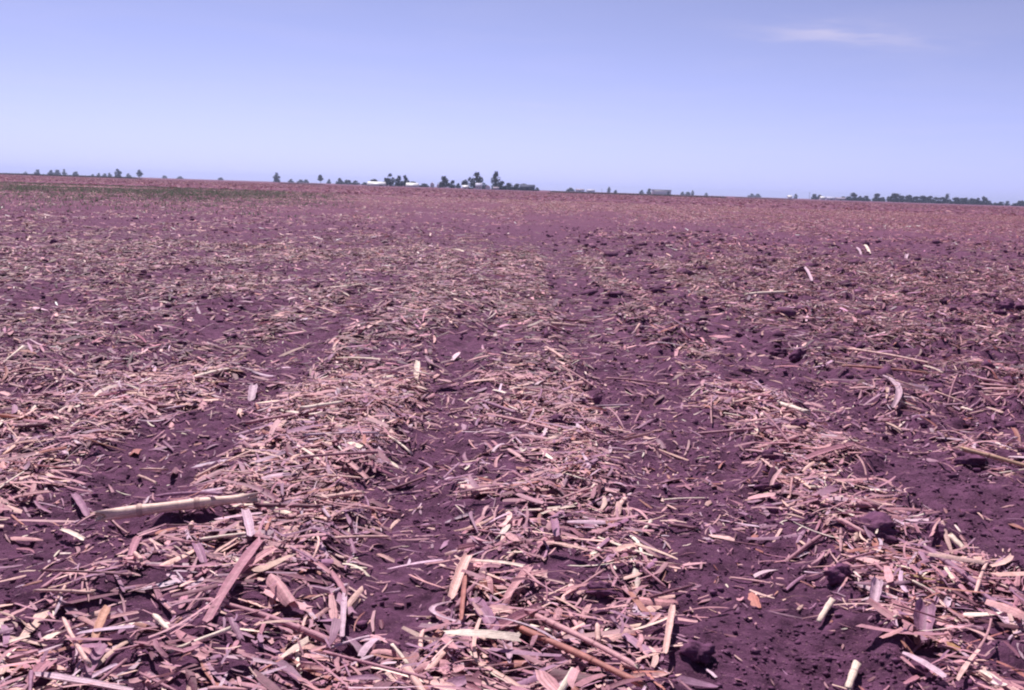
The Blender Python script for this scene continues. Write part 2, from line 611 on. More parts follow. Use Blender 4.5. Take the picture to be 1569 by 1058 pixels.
def leaf_verts(d, nl, nw):
    """(n, nl*nw, 3) vertices, quads for one piece"""
    n = len(d['x'])
    s = np.linspace(-0.5, 0.5, nl)[None, :, None]
    t = np.linspace(-0.5, 0.5, nw)[None, None, :]
    e = lambda k: d[k][:, None, None]
    tp = e('taper')
    prof = 1 - (0.25 + 0.75 * np.maximum(0, tp - 0.35)) * np.clip(s + 0.5, 0, 1) ** 2.2
    prof = prof * (1 - 0.35 * np.clip(-2 * s, 0, 1) ** 4)
    wig = 1 + 0.08 * np.sin(s * 19 + e('rag') * 40) * (nl > 3)
    w = e('W') * prof * wig
    yy = t * w
    ragg = np.where((np.abs(s) > 0.49), np.sin(t * 9 + e('rag') * 50) * 0.16 + t * (e('rag') - 0.5) * 1.2 * np.sign(s), 0.0)
    xx = s * e('L') + ragg * e('W') * np.sign(s)
    cz = e('curl') * (4 * t * t - 0.5) * w * 0.5
    if nw == 3:
        cz = cz + 0.08 * w * (np.abs(t) < 0.01)
    a = e('twist') * s + e('roll')
    y2 = yy * np.cos(a) - cz * np.sin(a)
    z2 = yy * np.sin(a) + cz * np.cos(a)
    y2 = y2 + e('sweep') * (4 * s * s - 0.5) * e('L') * 0.5
    z2 = z2 - e('arch') * (4 * s * s - 0.5) * e('L') * 0.5
    xx = xx + 0 * y2
    cp, sp = np.cos(e('pitch')), np.sin(e('pitch'))
    x3, z3 = xx * cp - z2 * sp, xx * sp + z2 * cp
    cy, sy = np.cos(e('yaw')), np.sin(e('yaw'))
    wx = x3 * cy - y2 * sy + e('x')
    wy = x3 * sy + y2 * cy + e('y')
    wz = z3 + e('z')
    V = np.stack([wx, wy, wz], -1).reshape(n, nl * nw, 3)
    d['fibre'] = np.broadcast_to(t * 1.0 + e('rag') * 37.0, (n, nl, nw)).reshape(n, nl * nw)
    ii = np.arange(nl * nw).reshape(nl, nw)
    q = np.stack([ii[:-1, :-1], ii[1:, :-1], ii[1:, 1:], ii[:-1, 1:]], -1).reshape(-1, 4)
    return V, q


def tile_faces(q, n, nv):
    return (q[None] + (np.arange(n) * nv)[:, None, None]).reshape(-1, q.shape[1])


def leaf_stuff(name, d, nl, nw, label, smooth=True):
    V, q = leaf_verts(d, nl, nw)
    n, nv, _ = V.shape
    cols = np.repeat(d['c'], nv, 0)
    o = mesh_np(name, V.reshape(-1, 3), [tile_faces(q, n, nv)], M_RES, cols, smooth=smooth, alpha=d['fibre'].ravel())
    return tag(o, label, 'crop residue', kind='stuff')


def stalk_params(x, y, Lm=0.11, Wm=0.015, lift=0.012):
    n = len(x)
    d = leaf_params(x, y, Lm, Wm, lift)
    d['L'] = np.clip(rng.lognormal(math.log(Lm), 0.5, n), 0.03, 0.42)
    d['W'] = np.clip(rng.lognormal(math.log(Wm), 0.28, n), 0.005, 0.026)
    d['z'] = d['z'] + d['W'] * 0.35
    d['flat'] = rng.uniform(0.45, 0.95, n)
    k = rng.choice([0, 1, 2, 3, 4, 6, 7], n, p=[0.22, 0.25, 0.22, 0.12, 0.08, 0.07, 0.04])
    d['k'] = k
    d['c'] = PAL[k] * rng.uniform(0.85, 1.15, (n, 1))
    return d


def stalk_verts(d, ns, nl):
    n = len(d['x'])
    s = np.linspace(-0.5, 0.5, nl)[None, :, None]
    th = (np.arange(ns) / ns * 2 * math.pi)[None, None, :]
    e = lambda k: d[k][:, None, None]
    r = e('W') / 2 * (1 - 0.22 * (s + 0.5)) * (1 + 0.10 * np.sin(s * 14 + e('rag') * 30) * (nl > 3))
    yy = np.cos(th) * r
    zz = np.sin(th) * r * e('flat')
    endrag = np.where(np.abs(s) > 0.49, np.sin(th * 2 + e('rag') * 60) * 0.5 * e('W') * np.sign(s), 0.0)
    xx = s * e('L') + endrag
    yy = yy + e('sweep') * 0.5 * (4 * s * s - 0.5) * e('L') * 0.5
    zz = zz - np.abs(e('arch')) * 0.35 * (4 * s * s - 0.5) * e('L') * 0.5
    cp, sp = np.cos(e('pitch')), np.sin(e('pitch'))
    x3, z3 = xx * cp - zz * sp, xx * sp + zz * cp
    cy, sy = np.cos(e('yaw')), np.sin(e('yaw'))
    V = np.stack([x3 * cy - yy * sy + e('x'), x3 * sy + yy * cy + e('y'), z3 + e('z')], -1).reshape(n, nl * ns, 3)
    d['fibre'] = np.broadcast_to(np.abs(th / math.pi - 1) * 1.6 + e('rag') * 37.0, (n, nl, ns)).reshape(n, nl * ns)
    ii = np.arange(nl * ns).reshape(nl, ns)
    q = np.stack([ii[:-1], np.roll(ii, -1, 1)[:-1], np.roll(ii, -1, 1)[1:], ii[1:]], -1).reshape(-1, 4)
    if ns == 4:
        caps = np.array([ii[0][::-1], ii[-1]])
    else:
        caps = np.array([[ii[0][0], ii[0][k + 1], ii[0][k]] for k in range(1, ns - 1)] + [[ii[-1][0], ii[-1][k], ii[-1][k + 1]] for k in range(1, ns - 1)])
    return V, q, caps


def stalk_stuff(name, d, ns, nl, label):
    V, q, caps = stalk_verts(d, ns, nl)
    n, nv, _ = V.shape
    o = mesh_np(name, V.reshape(-1, 3), [tile_faces(q, n, nv), tile_faces(caps, n, nv)], M_RES, np.repeat(d['c'], nv, 0), smooth=True, alpha=d['fibre'].ravel())
    return tag(o, label, 'crop residue', kind='stuff')


def one(**kw):
    return {k: np.array([v]) if k != 'c' else np.array([v]) for k, v in kw.items()}


def place_phrase(x, y, yaw):
    zones = ((-1.75, 'far left ground'), (-1.15, 'leftmost bare strip'), (-0.5, 'band left of central bare strip'), (-0.15, 'central bare strip'), (0.4, 'band right of central bare strip'),
             (0.95, 'muddy strip right of centre'), (1.4, 'band left of wide right furrow'), (1.95, 'wide right furrow'), (99, 'far right ground'))
    s = next(t for lim, t in zones if x < lim)
    dd = 'bottom edge' if y < 2.15 else ('nearest foreground' if y < 2.6 else ('near foreground' if y < 3.1 else ('foreground' if y < 3.8 else 'middle ground')))
    a = math.degrees(yaw) % 180
    o = 'crosswise' if a < 25 or a > 155 else ('pointing away' if 65 < a < 115 else ('slanting right' if a <= 65 else 'slanting left'))
    return s, dd, o


def leaf_thing(d, i, label, group, name='corn_leaf_fragment', nl=9, nw=3, cat='leaf'):
    dd = sub(d, slice(i, i + 1))
    V, q = leaf_verts(dd, nl, nw)
    V = V[0]
    c = np.array([dd['x'][0], dd['y'][0], dd['z'][0]])
    cols = np.repeat(dd['c'], len(V), 0)
    o = mesh_np(name, V - c, [q], M_RES, cols, smooth=True, loc=c, alpha=dd['fibre'].ravel())
    return tag(o, label, cat, group)


def stalk_thing(d, i, label, group, name='corn_stalk_piece', split=False):
    dd = sub(d, slice(i, i + 1))
    V, q, caps = stalk_verts(dd, 10, 9)
    V = V[0]
    c = np.array([dd['x'][0], dd['y'][0], dd['z'][0]])
    o = mesh_np(name, V - c, [q, caps], M_RES, np.repeat(dd['c'], len(V), 0), smooth=True, loc=c, alpha=dd['fibre'].ravel())
    tag(o, label, 'stalk', group)
    W = dd['W'][0]
    # pale pith at the broken end
    for end, ring in ((0, V[:10]), (1, V[-10:])):
        cen = ring.mean(0)
        ax = (V[:10].mean(0) - V[-10:].mean(0)) * (1 if end == 0 else -1)
        ax = ax / np.linalg.norm(ax)
        pv = np.concatenate([(cen + ax * W * 0.22)[None], cen + (ring - cen) * 0.78 + ax * W * 0.06]) - c
        f = np.array([[0, 1 + k, 1 + (k + 1) % 10] for k in range(10)])
        if end == 1:
            f = f[:, ::-1]
        mesh_np('pith', pv, [f], M_RES, np.repeat([[0.62, 0.47, 0.40]], 11, 0) * 1.0, smooth=False, parent=o)
    if dd['L'][0] > 0.13:
        for pos in ((3,) if dd['L'][0] < 0.26 else (2, 5)):
            ring = V[pos * 10:(pos + 1) * 10]
            nxt = V[(pos + 1) * 10:(pos + 2) * 10]
            ax = nxt.mean(0) - ring.mean(0)
            ax = ax / np.linalg.norm(ax)
            cen = ring.mean(0)
            rows = [cen + (ring - cen) * sc + ax * W * off for sc, off in ((0.98, -0.22), (1.16, -0.08), (1.16, 0.08), (0.98, 0.22))]
            nv = np.concatenate(rows) - c
            kk = np.arange(40).reshape(4, 10)
            fq = np.stack([kk[:-1], np.roll(kk, -1, 1)[:-1], np.roll(kk, -1, 1)[1:], kk[1:]], -1).reshape(-1, 4)
            mesh_np('node', nv, [fq], M_RES, np.repeat(dd['c'] * np.array([[0.75, 0.68, 0.7]]), 40, 0), smooth=True, parent=o)
    return o


# --- singled-out pieces, laid where the photograph shows them (x1, y1, x2, y2, width in pixels)
def hero(kind, x1, y1, x2, y2, w, color, label, lift=0.012, curl=0.5, roll=0.0, arch=0.05, sweep=0.0, stand=0.0, group=None, taper=0.3, twist=0.2, flat=0.7):
    a, b = px_ground(x1, y1), px_ground(x2, y2)
    if stand:                                  # the first end stands up from the ground
        dr = px_dir(x1, y1)
        a = Vector((0, 0, CAM_H)) + dr * ((b.y + 0.5 * (a.y - b.y)) / dr.y)
    mid = (a + b) / 2
    L = math.hypot((b - a).length, 0.0)
    dist = (mid - Vector((0, 0, CAM_H))).length
    W = w / FPX * dist
    yaw = math.atan2(b.y - a.y, b.x - a.x)
    pitch = math.atan2(b.z - a.z, math.hypot(b.x - a.x, b.y - a.y))
    zz = (a.z + b.z) / 2
    if not stand:
        zz = max(zz, float(zg(mid.x, mid.y))) + lift
    else:
        zz += 0.004
    if kind == 'stalk':
        zz += W * 0.3
    d = one(x=mid.x, y=mid.y, z=zz, L=L, W=W, yaw=yaw, pitch=pitch, roll=roll, curl=curl, arch=arch, sweep=sweep, twist=twist, taper=taper, rag=rng.uniform(), flat=flat, c=np.array(color), k=0)
    if kind == 'stalk':
        return stalk_thing(d, 0, label, group)
    return leaf_thing(d, 0, label, group, nl=11, nw=5, name='corn_husk' if kind == 'husk' else 'corn_leaf_fragment', cat='husk' if kind == 'husk' else 'leaf')


CREAM, STRAW, TAN, PINK, MAUVE, RUST, GREY, BROWN = [tuple(PAL[k]) for k in (6, 2, 1, 0, 3, 5, 7, 4)]
BRIGHT = (0.80, 0.62, 0.54)
H = hero
H('stalk', 155, 822, 388, 793, 19, (0.88, 0.63, 0.55), 'long pale split corn stalk with a black shadow beneath, left foreground', lift=0.014, flat=0.85)
H('leaf', 318, 797, 374, 778, 8, CREAM, 'cream splinter lying along the far end of the long pale stalk', lift=0.04)
H('stalk', 392, 794, 492, 796, 9, BROWN, 'thin dark stalk touching the right end of the long pale stalk', lift=0.035)
H('stalk', 488, 782, 556, 771, 9, STRAW, 'short straw stalk just right of the long pale stalk', lift=0.03)
H('stalk', 795, 978, 985, 1068, 14, RUST, 'long brown stalk running to the bottom edge, lower of a pair', lift=0.02)
H('stalk', 815, 962, 975, 1045, 12, TAN, 'long tan stalk running towards the bottom edge, upper of a pair', lift=0.03)
H('leaf', 745, 992, 832, 946, 20, PINK, 'broad folded brown leaf crossing above the paired stalks', lift=0.03, curl=0.9)
H('husk', 718, 870, 692, 938, 16, STRAW, 'shiny straw husk strip hanging at the bare strip edge', lift=0.03, curl=0.8)
H('leaf', 724, 878, 800, 886, 10, CREAM, 'pale cream leaf strip beside the shiny straw husk', lift=0.035)
H('leaf', 722, 932, 758, 986, 24, MAUVE, 'wide mauve grey leaf below the shiny straw husk', lift=0.03, curl=0.7)
H('leaf', 712, 905, 706, 975, 7, RUST, 'narrow rusty midrib left of the wide mauve leaf', lift=0.03)
H('leaf', 676, 935, 684, 968, 9, GREY, 'thin grey curl of leaf on the bare strip edge', lift=0.02, sweep=0.6)
H('leaf', 416, 903, 448, 946, 24, TAN, 'stout rolled pinkish leaf sheath pointing at the viewer, left foreground', lift=0.035, curl=-1.1, taper=0.0)
H('leaf', 432, 958, 474, 948, 15, (0.12, 0.035, 0.04), 'dark red brown leaf scrap under the stout rolled leaf sheath', lift=0.004)
H('leaf', 402, 838, 318, 968, 16, PINK, 'long pinkish leaf lying diagonally in the left foreground', lift=0.03, curl=0.4)
H('leaf', 425, 850, 352, 905, 15, TAN, 'broad tan leaf beside the long diagonal pinkish leaf', lift=0.025)
H('leaf', 375, 798, 385, 840, 14, GREY, 'pale mauve leaf below the end of the long pale stalk', lift=0.04)
H('leaf', 300, 842, 312, 872, 14, MAUVE, 'short mauve leaf below the long pale stalk', lift=0.02)
H('leaf', 214, 838, 202, 868, 12, PINK, 'short pink leaf below the left end of the long pale stalk', lift=0.02)
H('stalk', 238, 963, 258, 985, 9, CREAM, 'small cream stalk chip on dark soil, bottom left', lift=0.02)
H('leaf', 166, 952, 146, 1004, 13, (0.56, 0.29, 0.225), 'orange tan leaf strip standing across others, bottom left', lift=0.03)
H('leaf', 98, 980, 212, 950, 11, TAN, 'long pale leaf pointing left behind the orange tan strip', lift=0.02)
H('leaf', 205, 1000, 300, 1020, 8, PINK, 'thin pink leaf edge near the bottom left', lift=0.02)
H('leaf', 282, 1018, 314, 1027, 15, TAN, 'chunky tan leaf curl with a black hollow beside it', lift=0.025)
H('leaf', 160, 1000, 130, 1058, 18, MAUVE, 'broad mauve leaf running off the bottom edge, left', lift=0.02)
H('leaf', 80, 1024, 50, 1058, 22, PINK, 'wide pink leaf at the bottom left corner', lift=0.02)
H('leaf', 4, 1004, 46, 990, 9, CREAM, 'cream leaf tip at the left edge of the frame', lift=0.02)
H('leaf', 20, 772, 78, 762, 12, TAN, 'pale tan leaf at the left edge beside the leftmost strip', lift=0.02)
H('leaf', 62, 708, 104, 700, 10, RUST, 'orange brown leaf near the left edge of the frame', lift=0.03)
H('leaf', 5, 700, 60, 690, 9, STRAW, 'straw coloured leaf at the left edge of the frame', lift=0.03)
H('leaf', 112, 762, 134, 796, 11, MAUVE, 'mauve leaf on the leftmost bare strip', lift=0.015)
H('leaf', 92, 818, 128, 834, 10, CREAM, 'cream leaf scrap on soil left of the long pale stalk', lift=0.015)
H('leaf', 640, 553, 637, 588, 9, BRIGHT, 'bright cream stalk chip standing out left of the central bare strip', lift=0.02, curl=0.3, stand=0.055)
H('stalk', 1274, 930, 1254, 962, 10, BRIGHT, 'bright cream stalk chip lying alone on mud, right foreground', lift=0.012)
H('stalk', 1454, 836, 1476, 857, 10, BRIGHT, 'white stalk chip beside the big clod at the right', lift=0.02)
H('stalk', 1312, 1030, 1298, 1068, 12, BRIGHT, 'cream stalk chip cut by the bottom edge, right', lift=0.015)
H('stalk', 1418, 864, 1500, 925, 11, MAUVE, 'straight mauve stalk below the big clod, right foreground', lift=0.025)
H('leaf', 1500, 925, 1545, 968, 20, GREY, 'pale frayed leaf at the lower end of the straight mauve stalk', lift=0.02)
H('stalk', 1474, 702, 1582, 732, 9, (0.50, 0.30, 0.22), 'long tan stalk leaving the frame at the right edge', lift=0.03)
H('stalk', 1193, 632, 1238, 646, 11, CREAM, 'short cream stalk chunk beside the wide right hand furrow', lift=0.02)
H('stalk', 1122, 628, 1188, 608, 7, STRAW, 'slender straw stalk left of the short cream stalk chunk', lift=0.02)
H('stalk', 1153, 700, 1222, 680, 9, TAN, 'tan stalk below the short cream stalk chunk', lift=0.02)
H('leaf', 1228, 716, 1312, 690, 15, PINK, 'broad pinkish leaf right of the muddy strip', lift=0.03)
H('stalk', 1141, 458, 1205, 454, 7, CREAM, 'pale cream stalk lying level far right of centre', lift=0.03)
H('stalk', 1108, 461, 1130, 457, 5, STRAW, 'short straw stalk left of the level cream stalk', lift=0.02)
H('leaf', 1228, 406, 1244, 428, 5, GREY, 'upright pale leaf with a shadow at its foot, right middle distance', stand=0.12)
H('leaf', 1322, 373, 1334, 392, 4.5, CREAM, 'taller of two upright pale leaves in the right distance', stand=0.16)
H('leaf', 1310, 378, 1320, 390, 4, GREY, 'shorter of two upright pale leaves in the right distance', stand=0.10)
H('leaf', 1390, 388, 1387, 402, 5, GREY, 'small upright pale leaf right of the two tall ones', stand=0.10)
H('leaf', 684, 386, 709, 389, 6, CREAM, 'small cream scrap alone in the middle distance', lift=0.03)
H('leaf', 505, 557, 582, 558, 8, CREAM, 'pale cream leaf lying level left of the central bare strip', lift=0.03)
H('stalk', 462, 643, 524, 633, 9, CREAM, 'cream ended stalk pointing right across the left residue band', lift=0.03)
H('stalk', 375, 660, 462, 644, 7, PINK, 'dull pink stalk leading to the cream ended stalk', lift=0.025)
H('stalk', 465, 684, 580, 680, 6, GREY, 'thin pale grey stalk lying level on the left residue band', lift=0.03)
H('stalk', 515, 836, 594, 834, 6, STRAW, 'thin straw stalk reaching onto the central bare strip', lift=0.02)
H('stalk', 308, 842, 382, 832, 6, CREAM, 'thin pale stalk just below the long split stalk', lift=0.025)
H('leaf', 510, 706, 562, 748, 11, TAN, 'tan leaf lying diagonally near the central bare strip', lift=0.03)
H('stalk', 298, 586, 348, 573, 7, CREAM, 'cream stalk on the leftmost strip in the middle distance', lift=0.02)
H('leaf', 389, 590, 385, 614, 13, GREY, 'pale grey leaf standing upright with a dark shadow, left', stand=0.06)
H('leaf', 176, 626, 200, 640, 9, GREY, 'pale grey leaf scrap on the left middle ground', lift=0.02)
H('stalk', 745, 648, 856, 674, 7, TAN, 'tan stalk raised over a black shadow in the central residue band', lift=0.035)
H('stalk', 836, 540, 864, 558, 6, STRAW, 'short straw stalk in the central residue band far off', lift=0.02)
H('stalk', 846, 510, 880, 513, 8, STRAW, 'level pale stalk across the central residue band', lift=0.02)
H('stalk', 930, 585, 1005, 592, 5, PINK, 'thin pinkish twig on the muddy strip right of centre', lift=0.015)
H('husk', 1356, 592, 1376, 642, 10, (0.50, 0.33, 0.41), 'curved whitish husk beside the wide right hand furrow', lift=0.03, sweep=-0.14, curl=0.9)
H('husk', 1368, 600, 1420, 606, 14, GREY, 'crumpled whitish husk behind the curved one at right', lift=0.03, curl=1.0)
H('leaf', 1030, 948, 1018, 1024, 10, STRAW, 'narrow straw leaf pointing at the viewer, bottom right of centre', lift=0.03)
H('leaf', 891, 966, 884, 993, 9, GREY, 'small pale leaf tip above the paired stalks', stand=0.05)
H('leaf', 528, 918, 524, 986, 9, GREY, 'narrow pale mauve leaf left of the central bare strip', lift=0.02)
H('leaf', 505, 885, 528, 918, 9, PINK, 'pinkish leaf meeting the narrow pale mauve leaf', lift=0.02)
H('leaf', 1345, 888, 1338, 932, 16, GREY, 'ragged pale husk scrap standing by dark hollows, right foreground', stand=0.07, curl=1.0)
H('husk', 1418, 925, 1412, 985, 28, MAUVE, 'broad mauve husk above an orange leaf scrap, bottom right', stand=0.07, curl=0.9, taper=0.0)
H('leaf', 1432, 988, 1470, 1004, 13, (0.42, 0.20, 0.09), 'orange brown leaf scrap under the broad mauve husk', lift=0.012)
H('leaf', 1395, 976, 1432, 992, 11, TAN, 'tan torn foot of the broad mauve husk', lift=0.02)
H('leaf', 1380, 1012, 1445, 1050, 15, GREY, 'pale grey leaf at the bottom right corner', lift=0.02)
H('leaf', 1350, 885, 1450, 905, 7, (0.50, 0.33, 0.2), 'thin straw leaf lying above the ragged pale husk', lift=0.02)
H('stalk', 1290, 578, 1420, 590, 5, RUST, 'thin rusty stalk lying level beyond the wide furrow', lift=0.03)
H('stalk', 1300, 552, 1420, 575, 5, STRAW, 'thin straw stalk angled beyond the wide furrow', lift=0.03)
H('leaf', 700, 852, 730, 845, 14, PINK, 'boat shaped pink leaf at the central bare strip edge', lift=0.02, curl=0.9)
H('leaf', 848, 808, 852, 835, 13, MAUVE, 'short mauve leaf in the central residue band', lift=0.03)
H('leaf', 838, 892, 786, 905, 11, TAN, 'tan leaf above the dark gap in the central residue band', lift=0.03)
H('leaf', 812, 886, 776, 935, 14, TAN, 'bent tan leaf in the central residue band', lift=0.03)
H('leaf', 862, 922, 938, 908, 9, TAN, 'pale pointed leaf reaching onto the muddy strip', lift=0.02)
H('leaf', 838, 850, 900, 862, 10, STRAW, 'straw leaf at the right edge of the central residue band', lift=0.03)
H('leaf', 882, 790, 830, 802, 7, CREAM, 'thin cream leaf high in the central residue band', lift=0.03)

# --- loose pieces: the largest in view are things, the rest is one mass
nx, ny = scatter(9200, 1.15, 5.2, 0.9)
near = leaf_params(nx, ny, 0.075, 0.0150, 0.0075)
tx, ty = scatter(9500, 1.15, 5.2, 0.9)
shred = leaf_params(tx, ty, 0.072, 0.0066, 0.008)
shred['sweep'] *= 1.3
shred['arch'] *= 1.6
leaf_stuff('shredded_leaves', shred, 6, 2, 'thin shredded corn leaves tangled over the near bands')
sx, sy = scatter(850, 1.15, 5.2, 0.9, base=0.12)
snear = stalk_params(sx, sy, 0.115, 0.0105, 0.009)

proj = np.array(cam_rot.transposed())


def in_view(d, marg=0.01):
    p = np.stack([d['x'], d['y'], d['z'] - CAM_H], 0)
    q = proj @ p
    X_, Y_ = q[0] / -q[2], q[1] / -q[2]
    return (np.abs(X_) < PW / 2 / FPX - marg) & (np.abs(Y_) < PH / 2 / FPX - marg), np.sqrt((p ** 2).sum(0))


def top_pieces(d, n):
    vis, dist = in_view(d)
    lay = d['z'] - zg(d['x'], d['y'])
    score = np.where(vis, d['L'] * d['W'] / dist ** 2 * np.clip(0.4 + lay / 0.03, 0.3, 1.6), 0)
    m = np.zeros(len(score), bool)
    m[np.argsort(-score)[:n]] = True
    return m


def single_out(objs):
    groups = {}
    for o in objs:
        groups.setdefault(o['label'], []).append(o)
    for lab, os_ in groups.items():
        if len(os_) == 1:
            continue
        os_.sort(key=lambda o: o.location.x / o.location.y)
        words = ['leftmost', 'second', 'third', 'fourth', 'fifth', 'sixth', 'seventh', 'eighth', 'ninth', 'tenth'][:len(os_) - 1] + ['rightmost']
        if len(os_) == 3:
            words[1] = 'middle'
        for w, o in zip(words, os_):
            o['label'] = w + ' ' + lab


loose = []
big = top_pieces(near, 225)
bl = sub(near, big)
for i in range(len(bl['x'])):
    s, dd, o_ = place_phrase(bl['x'][i], bl['y'][i], bl['yaw'][i])
    shape = 'curled' if abs(bl['curl'][i]) > 0.7 else ('long' if bl['L'][i] > 0.16 else 'flat')
    lab = f"{shape} {PAL_NAME[bl['k'][i]]} leaf fragment {o_}, {s}, {dd}"
    loose.append(leaf_thing(bl, i, lab, 'loose corn leaf fragments in the foreground'))
bigs = top_pieces(snear, 130)
bs = sub(snear, bigs)
for i in range(len(bs['x'])):
    s, dd, o_ = place_phrase(bs['x'][i], bs['y'][i], bs['yaw'][i])
    shape = 'long' if bs['L'][i] > 0.17 else ('short' if bs['L'][i] < 0.09 else 'broken')
    lab = f"{shape} {PAL_NAME[bs['k'][i]]} stalk piece {o_}, {s}, {dd}"
    loose.append(stalk_thing(bs, i, lab, 'broken corn stalk pieces in the foreground'))
single_out(loose)
leaf_stuff('leaf_litter', sub(near, ~big), 6, 3, 'tan and mauve corn leaf litter covering the near bands')
stalk_stuff('stalk_litter', sub(snear, ~bigs), 6, 4, 'small broken corn stalks scattered among the near litter')
cx, cy = scatter(32000, 1.15, 6.5, 0.9, base=0.36)
chaff = leaf_params(cx, cy, 0.024, 0.0055, 0.006)
leaf_stuff('chaff', chaff, 3, 2, 'fine corn chaff and shreds scattered over the soil')
mx_, my_ = scatter(64000, 5.2, 16, 1.0, base=0.16)
mid = leaf_params(mx_, my_, 0.078, 0.0165, 0.009)
mid['c'] = mid['c'] * np.where(rng.uniform(0, 1, (len(mx_), 1)) < 0.58, 0.46, 1.0)
mid['c'] = np.clip(np.array([[1.0, 0.90, 0.95]]) * mid['c'] * rng.lognormal(0.03, 0.25, (len(mx_), 1)), 0.02, 0.9)
leaf_stuff('corn_litter', mid, 4, 2, 'pinkish tan corn litter over the middle of the field')
sx, sy = scatter(3200, 5.2, 22, 1.0, base=0.2)
stalk_stuff('broken_stalks', stalk_params(sx, sy, 0.11, 0.011, 0.010), 4, 3, 'broken corn stalks scattered over the middle of the field')
fx, fy = scatter(180000, 15, 95, 1.5, base=0.22)
fard = leaf_params(fx, fy, 0.125, 0.034, 0.012)
fard['c'] = fard['c'] * np.where(rng.uniform(0, 1, (len(fx), 1)) < 0.6, 0.50, 0.95)
fard['c'] = np.clip(fard['c'] * np.array([[0.98, 0.82, 0.84]]) * rng.lognormal(0.08, 0.45, (len(fx), 1)), 0.02, 0.9)
fard['pitch'] = fard['pitch'] + rng.normal(0, 0.12, len(fx))
leaf_stuff('distant_corn_litter', fard, 2, 2, 'speckled corn litter on the distant part of the field', smooth=False)


hx, hy = scatter(100000, 90, 520, 2.0, base=1.0)
keep = rng.uniform(0, 1, len(hx)) < np.clip(230 / hy, 0, 1)
hx, hy = hx[keep], hy[keep]
horizon = leaf_params(hx, hy, 0.25, 0.10, 0.0)
horizon['L'] = np.clip(rng.lognormal(math.log(0.34), 0.4, len(hx)), 0.1, 0.9)
horizon['W'] = rng.uniform(0.05, 0.13, len(hx))
horizon['roll'] = rng.normal(0, 0.5, len(hx)) + rng.choice([0.0, 0.9], len(hx))
horizon['z'] = zg(hx, hy) + 0.035
horizon['c'] = np.clip(rng.lognormal(0, 0.4, (len(hx), 1)), 0.4, 2.0) * horizon['c'] * np.array([[0.76, 0.60, 0.62]])
leaf_stuff('horizon_corn_litter', horizon, 2, 2, 'fine speckle of residue clumps on the field near the horizon', smooth=False)
gx, gy = scatter(60000, 5.5, 19, 1.0, base=0.5)
fine = leaf_params(gx, gy, 0.042, 0.009, 0.006)
fine['c'] = fine['c'] * 0.5
leaf_stuff('fine_litter', fine, 2, 2, 'small shreds of residue between the larger pieces', smooth=False)

# ---------------------------------------------------------------- clods and crumbs
def ico(level):
    t = (1 + 5 ** 0.5) / 2
    v = [(-1, t, 0), (1, t, 0), (-1, -t, 0), (1, -t, 0), (0, -1, t), (0, 1, t), (0, -1, -t), (0, 1, -t), (t, 0, -1), (t, 0, 1), (-t, 0, -1), (-t, 0, 1)]
    f = [(0, 11, 5), (0, 5, 1), (0, 1, 7), (0, 7, 10), (0, 10, 11), (1, 5, 9), (5, 11, 4), (11, 10, 2), (10, 7, 6), (7, 1, 8), (3, 9, 4), (3, 4, 2), (3, 2, 6), (3, 6, 8), (3, 8, 9), (4, 9, 5), (2, 4, 11), (6, 2, 10), (8, 6, 7), (9, 8, 1)]
    v = [np.array(p) / np.linalg.norm(p) for p in v]
    for _ in range(level):
        cache, nf = {}, []

        def midp(a, b):
            k = (min(a, b), max(a, b))
            if k not in cache:
                m = v[a] + v[b]
                v.append(m / np.linalg.norm(m))
                cache[k] = len(v) - 1
            return cache[k]
        for a, b, c in f:
            ab, bc, ca = midp(a, b), midp(b, c), midp(c, a)
            nf += [(a, ab, ca), (b, bc, ab), (c, ca, bc), (ab, bc, ca)]
        f = nf
    return np.array(v), np.array(f)


I0, I3 = ico(0), ico(3)


def clod(px, py, wpx, hpx, label, group=None):
    p = px_ground(px, py + hpx * 0.5)
    dist = (p - Vector((0, 0, CAM_H))).length
    w, h = wpx / FPX * dist, hpx / FPX * dist
    v = I3[0].copy()
    sd = rng.uniform(0, 50)
    for a, sc in ((0.30, 1.3), (0.18, 3.0), (0.10, 6.5)):
        n = vn(v[:, 0] * sc + sd, v[:, 1] * sc + v[:, 2] * sc * 1.7 + sd, 71)
        v = v * (1 + a * n)[:, None]
    v = v * np.array([w / 2, w / 2 * 0.8, h * 0.62])
    c = np.array([p.x, p.y + w * 0.3, p.z + h * 0.22])
    o = mesh_np('soil_clod', v, [I3[1]], M_CLOD, smooth=False, loc=c)
    return tag(o, label, 'clod', group)


clod(1344, 812, 76, 30, 'big rounded dark soil clod, largest at the right foreground')
clod(1440, 822, 40, 22, 'dark soil clod beside the white stalk chip')
clod(1188, 700, 34, 24, 'black shaded clod above the broad pinkish leaf')
clod(1196, 540, 22, 14, 'small dark clod at the far edge of the wide furrow, left of two')
clod(1224, 543, 24, 18, 'small dark clod at the far edge of the wide furrow, right of two')
clod(1226, 650, 26, 14, 'dark clod just below the short cream stalk chunk')
clod(910, 612, 26, 18, 'dark clod in the residue right of centre')
clod(852, 646, 34, 16, 'dark clod behind the raised tan stalk')
clod(1290, 878, 40, 24, 'dark clod left of the ragged pale husk scrap')
clod(1070, 1000, 46, 26, 'dark clod right of the narrow straw leaf, bottom')
clod(1200, 712, 24, 16, 'smaller clod right of the black shaded clod')
clod(458, 478, 14, 9, 'small black clod left in the middle distance')
clod(1545, 470, 26, 16, 'dark clod at the right edge in the middle distance')
clod(950, 452, 34, 10, 'flat dark clod beyond the muddy strip')
clod(1300, 436, 22, 10, 'dark clod in the right middle distance')
clod(1490, 705, 40, 18, 'clod beneath the long tan stalk at the right edge')
clod(1180, 745, 34, 18, 'clod on the muddy strip below the black shaded clod')
clod(920, 905, 40, 18, 'clod at the edge of the muddy strip, right of the residue')

